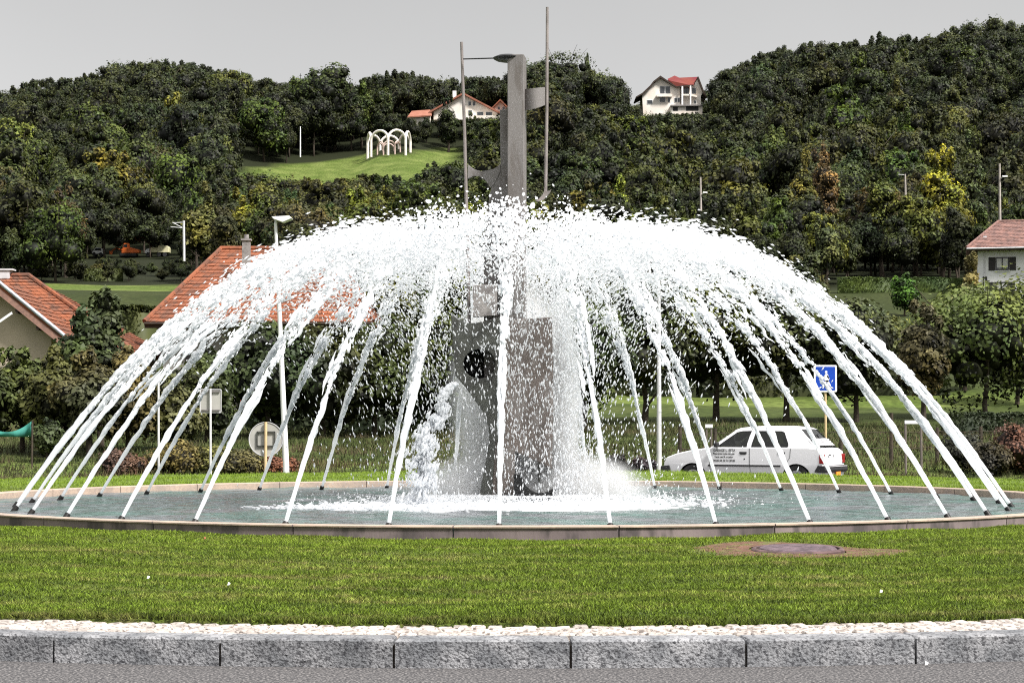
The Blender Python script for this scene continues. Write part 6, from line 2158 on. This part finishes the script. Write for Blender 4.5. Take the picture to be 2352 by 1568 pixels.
# glass
for nm, (wn) in (('front_side_window', w1), ('rear_side_window', w2)):
    for s in (-1, 1):
        mb = MB(); mb.sheet([Vector((x, 0, z)) for x, z in wn], fn=lambda v, s=s: Vector((v.x, s * (side_y(v.z) - .012), v.z)))
        g = mb.build(nm, M_CGL, car)
        # black rubber surround
        c_ = Vector((sum(p[0] for p in wn) / len(wn), 0, sum(p[1] for p in wn) / len(wn)))
        inn = [Vector((x + (c_.x - x) * .045, 0, z + (c_.z - z) * .09)) for x, z in wn]
        mb = MB(); mb.sheet([Vector((x, 0, z)) for x, z in wn], holes=[inn], fn=lambda v, s=s: Vector((v.x, s * (side_y(v.z) - .006), v.z)))
        mb.build('window_seal', M_PLAST, g)
mb = MB(); strip(mb, [(1.12, .925), (1.66, 1.295)], .06); mb.build('windscreen', M_CGL, car, smooth=True)
mb = MB(); strip(mb, [(3.16, 1.305), (3.56, .915)], .06); rw = mb.build('rear_window', M_CGL, car, smooth=True)
for i in range(4):
    f = .60 + .10 * i
    x_, z_ = 3.16 + .40 * f, 1.305 - .39 * f + .05
    mb = MB(); mb.box((x_, 0, z_), (.075, 1.10, .014), M=Matrix.Rotation(rad(18), 3, 'Y')); mb.build('louvre', M_CARW, car)
mb = MB(); mb.tube([(3.56, -.1, .96), (3.30, .12, 1.22)], .010, 6); mb.tube([(3.34, -.16, 1.2), (3.26, .34, 1.25)], .008, 6); mb.build('rear_wiper', M_PLAST, car)
# trim, seams, handles
for s in (-1, 1):
    mb = MB(); mb.box((1.92, s * (HW + .004), .545), (1.68, .016, .034)); mb.build('rubbing_strip', M_PLAST, car)
    for (x_, a, b_) in ((1.12, .26, .90), (2.05, .24, .93)):
        mb = MB(); mb.tube([(x_ + .02, s * (side_y(a) + .001), a), (x_, s * (HW + .001), .55), (x_ + .0, s * (HW + .001), b_)], .005, 6); mb.build('door_seam', M_PLAST, car)
    mb = MB(); mb.tube([(2.83, s * (HW + .001), .55), (2.97, s * (HW + .001), .72), (2.99, s * (HW + .001), .92)], .005, 6); mb.build('door_seam', M_PLAST, car)
    for x_ in (1.90, 2.78):
        mb = MB(); mb.prism([Vector((x_ - .085, s * (HW + .006), .845)), Vector((x_ + .085, s * (HW + .006), .845)), Vector((x_ + .08, s * (HW + .006), .80)), Vector((x_ + .04, s * (HW + .006), .785)), Vector((x_ - .05, s * (HW + .006), .785)), Vector((x_ - .08, s * (HW + .006), .80))], (0, s * -.012, 0)); mb.build('door_handle', M_PLAST, car)
    mb = MB(); mb.lathe((0, 0, 0), [(.001, 0), (.016, 0), (.016, .006)], 12)
    mb.v = [(1.93 + x, s * (HW + .004 - z), .69 + y) for x, y, z in mb.v]; mb.build('lock', M_PLAST, car)
    # tail light, wraps the corner
    mb = MB(); mb.box((3.675, s * .715, .70), (.09, .15, .20)); mb.build('tail_light', pm('tail_lamp_red', (.30, .015, .02), (.18, .01, .012), 18, .25), car, bevel=.012)
    mb = MB(); mb.box((.09, s * .60, .63), (.10, .24, .13)); mb.build('headlight', M_GALV, car, bevel=.02)
    mb = MB(); mb.box((1.30, s * .84, 1.0), (.10, .13, .11)); mb.build('wing_mirror', M_PLAST, car, bevel=.025)
# bumpers
mb = MB(); mb.prism([(3.60, -.80, .56), (3.76, -.80, .55), (3.78, -.80, .46), (3.74, -.80, .40), (3.52, -.80, .42)], (0, 1.60, 0)); mb.build('rear_bumper', M_PLAST, car, bevel=.015)
mb = MB(); mb.box((3.765, 0, .535), (.03, 1.5, .012)); mb.build('bumper_strip', M_GALV, car)
mb = MB(); mb.prism([(.16, -.79, .54), (-.05, -.79, .52), (-.06, -.79, .42), (-.02, -.79, .36), (.20, -.79, .38)], (0, 1.58, 0)); mb.build('front_bumper', M_PLAST, car, bevel=.015)
mb = MB(); mb.box((-.062, 0, .50), (.02, 1.45, .014)); mb.build('bumper_strip', M_GALV, car)
mb = MB(); mb.prism([(.02, -.74, .36), (.30, -.74, .36), (.28, -.74, .22), (.08, -.74, .22)], (0, 1.48, 0)); mb.build('front_apron', M_CARW, car, bevel=.01)
mb = MB(); mb.prism([(3.50, -.76, .42), (3.72, -.76, .42), (3.66, -.76, .25), (3.50, -.76, .26)], (0, 1.52, 0)); mb.build('rear_apron', M_CARW, car, bevel=.01)
mb = MB(); mb.box((3.745, .20, .34), (.02, .30, .15)); mb.build('number_plate', pm('orange_plate', (.85, .30, .04), (.8, .25, .03), 2, .5), car)
mb = MB(); mb.box((3.715, -.30, .78), (.012, .12, .022)); mb.build('badge', M_PLAST, car)
mb = MB(); mb.box((3.712, 0, .76), (.012, .03, .05)); mb.build('boot_lock', M_PLAST, car)
mb = MB(); mb.tube([(3.6, .45, .24), (3.78, .45, .22)], .025, 10); mb.build('exhaust', M_PLAST, car)
# wheels
for cx_ in (WB0, WB1):
    for s in (-1, 1):
        mb = MB()
        prof = [(.17, -.075), (.20, -.085), (.27, -.08), (.285, -.05), (.285, .05), (.27, .08), (.20, .085), (.17, .075)]
        mb.lathe((0, 0, 0), prof, 32); mb.v = [(x, z * s, y) for x, y, z in mb.v]
        wh = thing('wheel', None, None); del wh['label'], wh['category']; wh.parent = car; wh.location = (cx_, s * .685, .285)
        mb.build('tyre', M_RUB, wh, smooth=True)
        mb = MB(); mb.lathe((0, 0, 0), [(.001, .062), (.05, .060), (.06, .050), (.12, .042), (.145, .060), (.168, .072), (.178, .05), (.178, -.05)], 32)
        mb.v = [(x, z * s, y) for x, y, z in mb.v]; mb.build('rim', pm('wheel_silver', (.55, .55, .58), (.45, .45, .48), 6, .4), wh, smooth=True)
        mb = MB()
        for i in range(8):
            q = 2 * math.pi * i / 8; mb.tube([(.125 * math.cos(q), s * .040, .125 * math.sin(q)), (.125 * math.cos(q), s * .056, .125 * math.sin(q))], .017, 8)
        mb.build('dark_vent_discs', M_PLAST, wh)  # solid black discs stand for the darkness of the rim holes
# interior
mb = MB(); mb.prism([(1.35, -.68, .5), (1.62, -.68, .5), (1.60, -.68, .90), (1.20, -.68, .93)], (0, 1.36, 0)); mb.build('dashboard', M_INT, car)
for y_ in (-.36, .36):
    mb = MB(); mb.prism([(1.88, y_ - .24, .42), (2.30, y_ - .24, .40), (2.36, y_ - .24, .52), (2.52, y_ - .24, .98), (2.44, y_ - .24, 1.02), (2.24, y_ - .24, .56), (1.88, y_ - .24, .54)], (0, .48, 0))
    mb.box((2.51, y_, 1.10), (.09, .26, .15)); mb.build('seat', M_INT, car, bevel=.03)
mb = MB(); mb.prism([(2.68, -.62, .40), (3.05, -.62, .40), (3.25, -.62, .98), (3.14, -.62, 1.0), (2.95, -.62, .56), (2.68, -.62, .54)], (0, 1.24, 0)); mb.build('rear_bench', M_INT, car, bevel=.03)
mb = MB(); n = 20
mb.tube([(1.72 + .19 * math.sin(2 * math.pi * i / n) * math.sin(rad(28)), -.36 + .19 * math.cos(2 * math.pi * i / n), .88 + .19 * math.sin(2 * math.pi * i / n) * math.cos(rad(28))) for i in range(n + 1)], .014, 8, cap=False)
mb.tube([(1.6, -.36, .82), (1.72, -.36, .88)], .03, 8); mb.build('steering_wheel', M_PLAST, car)
mb = MB(); mb.box((1.70, 0, 1.22), (.03, .22, .07)); mb.build('rear_view_mirror', M_PLAST, car, bevel=.01)
# lettering on the front door
for (txt, z_, h_, x_, wtar) in (('GARAGE L. ESTA', .850, .060, 1.20, .52), ('Réparations toutes marques', .787, .042, 1.20, .50), ('Vente neuf & occasion', .715, .042, 1.235, .43), ('74500 04 50 74 28 80', .630, .050, 1.19, .52)):
    cu = bpy.data.curves.new('door_lettering', 'FONT'); cu.body = txt; cu.size = h_ * 1.35; cu.extrude = .0005; cu.offset = .0012
    o = bpy.data.objects.new('door_lettering', cu); COL.objects.link(o)
    bpy.context.view_layer.update()
    w_ = max(o.dimensions.x, .01)
    o.scale = (wtar / w_, 1, 1)
    o.rotation_euler = (rad(90), 0, 0); o.location = (x_, -(HW + .0035), z_)
    me_ = bpy.data.meshes.new_from_object(o.evaluated_get(bpy.context.evaluated_depsgraph_get())); me_.materials.clear(); me_.materials.append(M_BLACK)
    m2 = bpy.data.objects.new('door_lettering', me_); link(m2, car); m2.scale = o.scale; m2.rotation_euler = o.rotation_euler; m2.location = o.location
    bpy.data.objects.remove(o)

# driver
dr = thing('person', 'driver in dark clothes behind the wheel of the white car', 'person', (0, 0, 0), -t_ang)
dr.scale = (CSC,) * 3
dr.location = car.matrix_world @ Vector((0, 0, 0)) if False else car.location


def skin_figure(name, verts, edges, radii, mat, parent, sub=2):
    me = bpy.data.meshes.new(name); me.from_pydata(verts, edges, []); me.materials.append(mat)
    o = bpy.data.objects.new(name, me); link(o, parent)
    sk = o.modifiers.new('skin', 'SKIN'); sk.use_smooth_shade = True
    if not me.skin_vertices: me.skin_vertices.new()
    for i, r_ in enumerate(radii):
        me.skin_vertices[0].data[i].radius = (r_, r_) if not isinstance(r_, tuple) else r_
    me.skin_vertices[0].data[0].use_root = True
    s_ = o.modifiers.new('smooth', 'SUBSURF'); s_.levels = sub; s_.render_levels = sub
    return o


yD = -.36
M_COAT = pm('dark_jacket', (.025, .025, .03), (.04, .04, .045), 12, .85)
M_SKIN = pm('skin', (.48, .27, .19), (.42, .23, .16), 9, .5)
vs = [(2.20, yD, .60), (2.26, yD, .80), (2.27, yD, .98), (2.25, yD, 1.06),
      (2.26, yD - .17, 1.0), (2.10, yD - .22, .82), (1.88, yD - .18, .92),
      (2.26, yD + .17, 1.0), (2.08, yD + .22, .82), (1.88, yD + .16, .94),
      (1.95, yD - .10, .58), (1.70, yD - .12, .62), (1.95, yD + .10, .58), (1.70, yD + .12, .60), (1.55, yD - .12, .36), (1.55, yD + .12, .36)]
ed = [(0, 1), (1, 2), (2, 3), (2, 4), (4, 5), (5, 6), (2, 7), (7, 8), (8, 9), (0, 10), (10, 11), (0, 12), (12, 13), (11, 14), (13, 15)]
rd = [.15, .14, .13, .06, .075, .055, .042, .075, .055, .042, .09, .07, .09, .07, .055, .055]
skin_figure('clothed_body', vs, ed, rd, M_COAT, dr)
# head with face
hs = MB(); bv_, bf_ = octa(3)
hv = []
for v in bv_:
    x, y, z = v
    X_ = x * .105; Y__ = y * .078; Z_ = z * .125
    if x < -.2: X_ *= 1 + .06 * (z < -.2); Z_ *= 1
    if z < -.3: Y__ *= .82; X_ *= .9
    if x < -.85 and abs(y) < .25 and -.25 < z < .15: X_ -= .022          # nose
    if x < -.7 and .1 < abs(y) < .5 and .05 < z < .3: X_ += .010           # eye hollows
    if abs(y) > .93 and abs(x) < .3: Y__ *= 1.12                           # ears
    hv.append((2.22 + X_, yD + Y__, 1.185 + Z_))
hs.add(hv, [tuple(f) for f in bf_]); hd = hs.build('head', M_SKIN, dr, smooth='all')
hs = MB(); hs.add([(2.228 + (v[0] * .112), yD + v[1] * .085, 1.195 + v[2] * .128) for v in bv_], [tuple(f) for f in bf_ if all(bv_[i][2] > .1 or bv_[i][0] > .35 for i in f) and not all(bv_[i][0] < -.45 and bv_[i][2] < .55 for i in f)])
hs.build('hair', pm('dark_hair', (.03, .02, .015), (.05, .035, .025), 20, .7), dr, smooth='all')
for s_, y0 in ((-1, yD - .17), (1, yD + .15)):
    hp = Vector((1.85, y0, .925 if s_ < 0 else .945))
    vs = [tuple(hp + Vector((.03, 0, 0))), tuple(hp), tuple(hp + Vector((-.05, 0, .01)))]; ed = [(0, 1), (1, 2)]; rd = [.024, .030, .030]
    for i, (dy, ln) in enumerate(((-.030, .045), (-.010, .055), (.010, .052), (.030, .040))):
        a = len(vs); vs += [tuple(hp + Vector((-.075, dy, .020))), tuple(hp + Vector((-.075 - ln * .5, dy, .006))), tuple(hp + Vector((-.07 - ln * .45, dy, -.026)))]
        ed += [(2, a), (a, a + 1), (a + 1, a + 2)]; rd += [.010, .009, .008]
    a = len(vs); vs += [tuple(hp + Vector((-.02, .03 * -s_, .028))), tuple(hp + Vector((-.06, .045 * -s_, .035)))]; ed += [(1, a), (a, a + 1)]; rd += [.011, .009]
    skin_figure('hand', vs, ed, rd, M_SKIN, dr, 1)
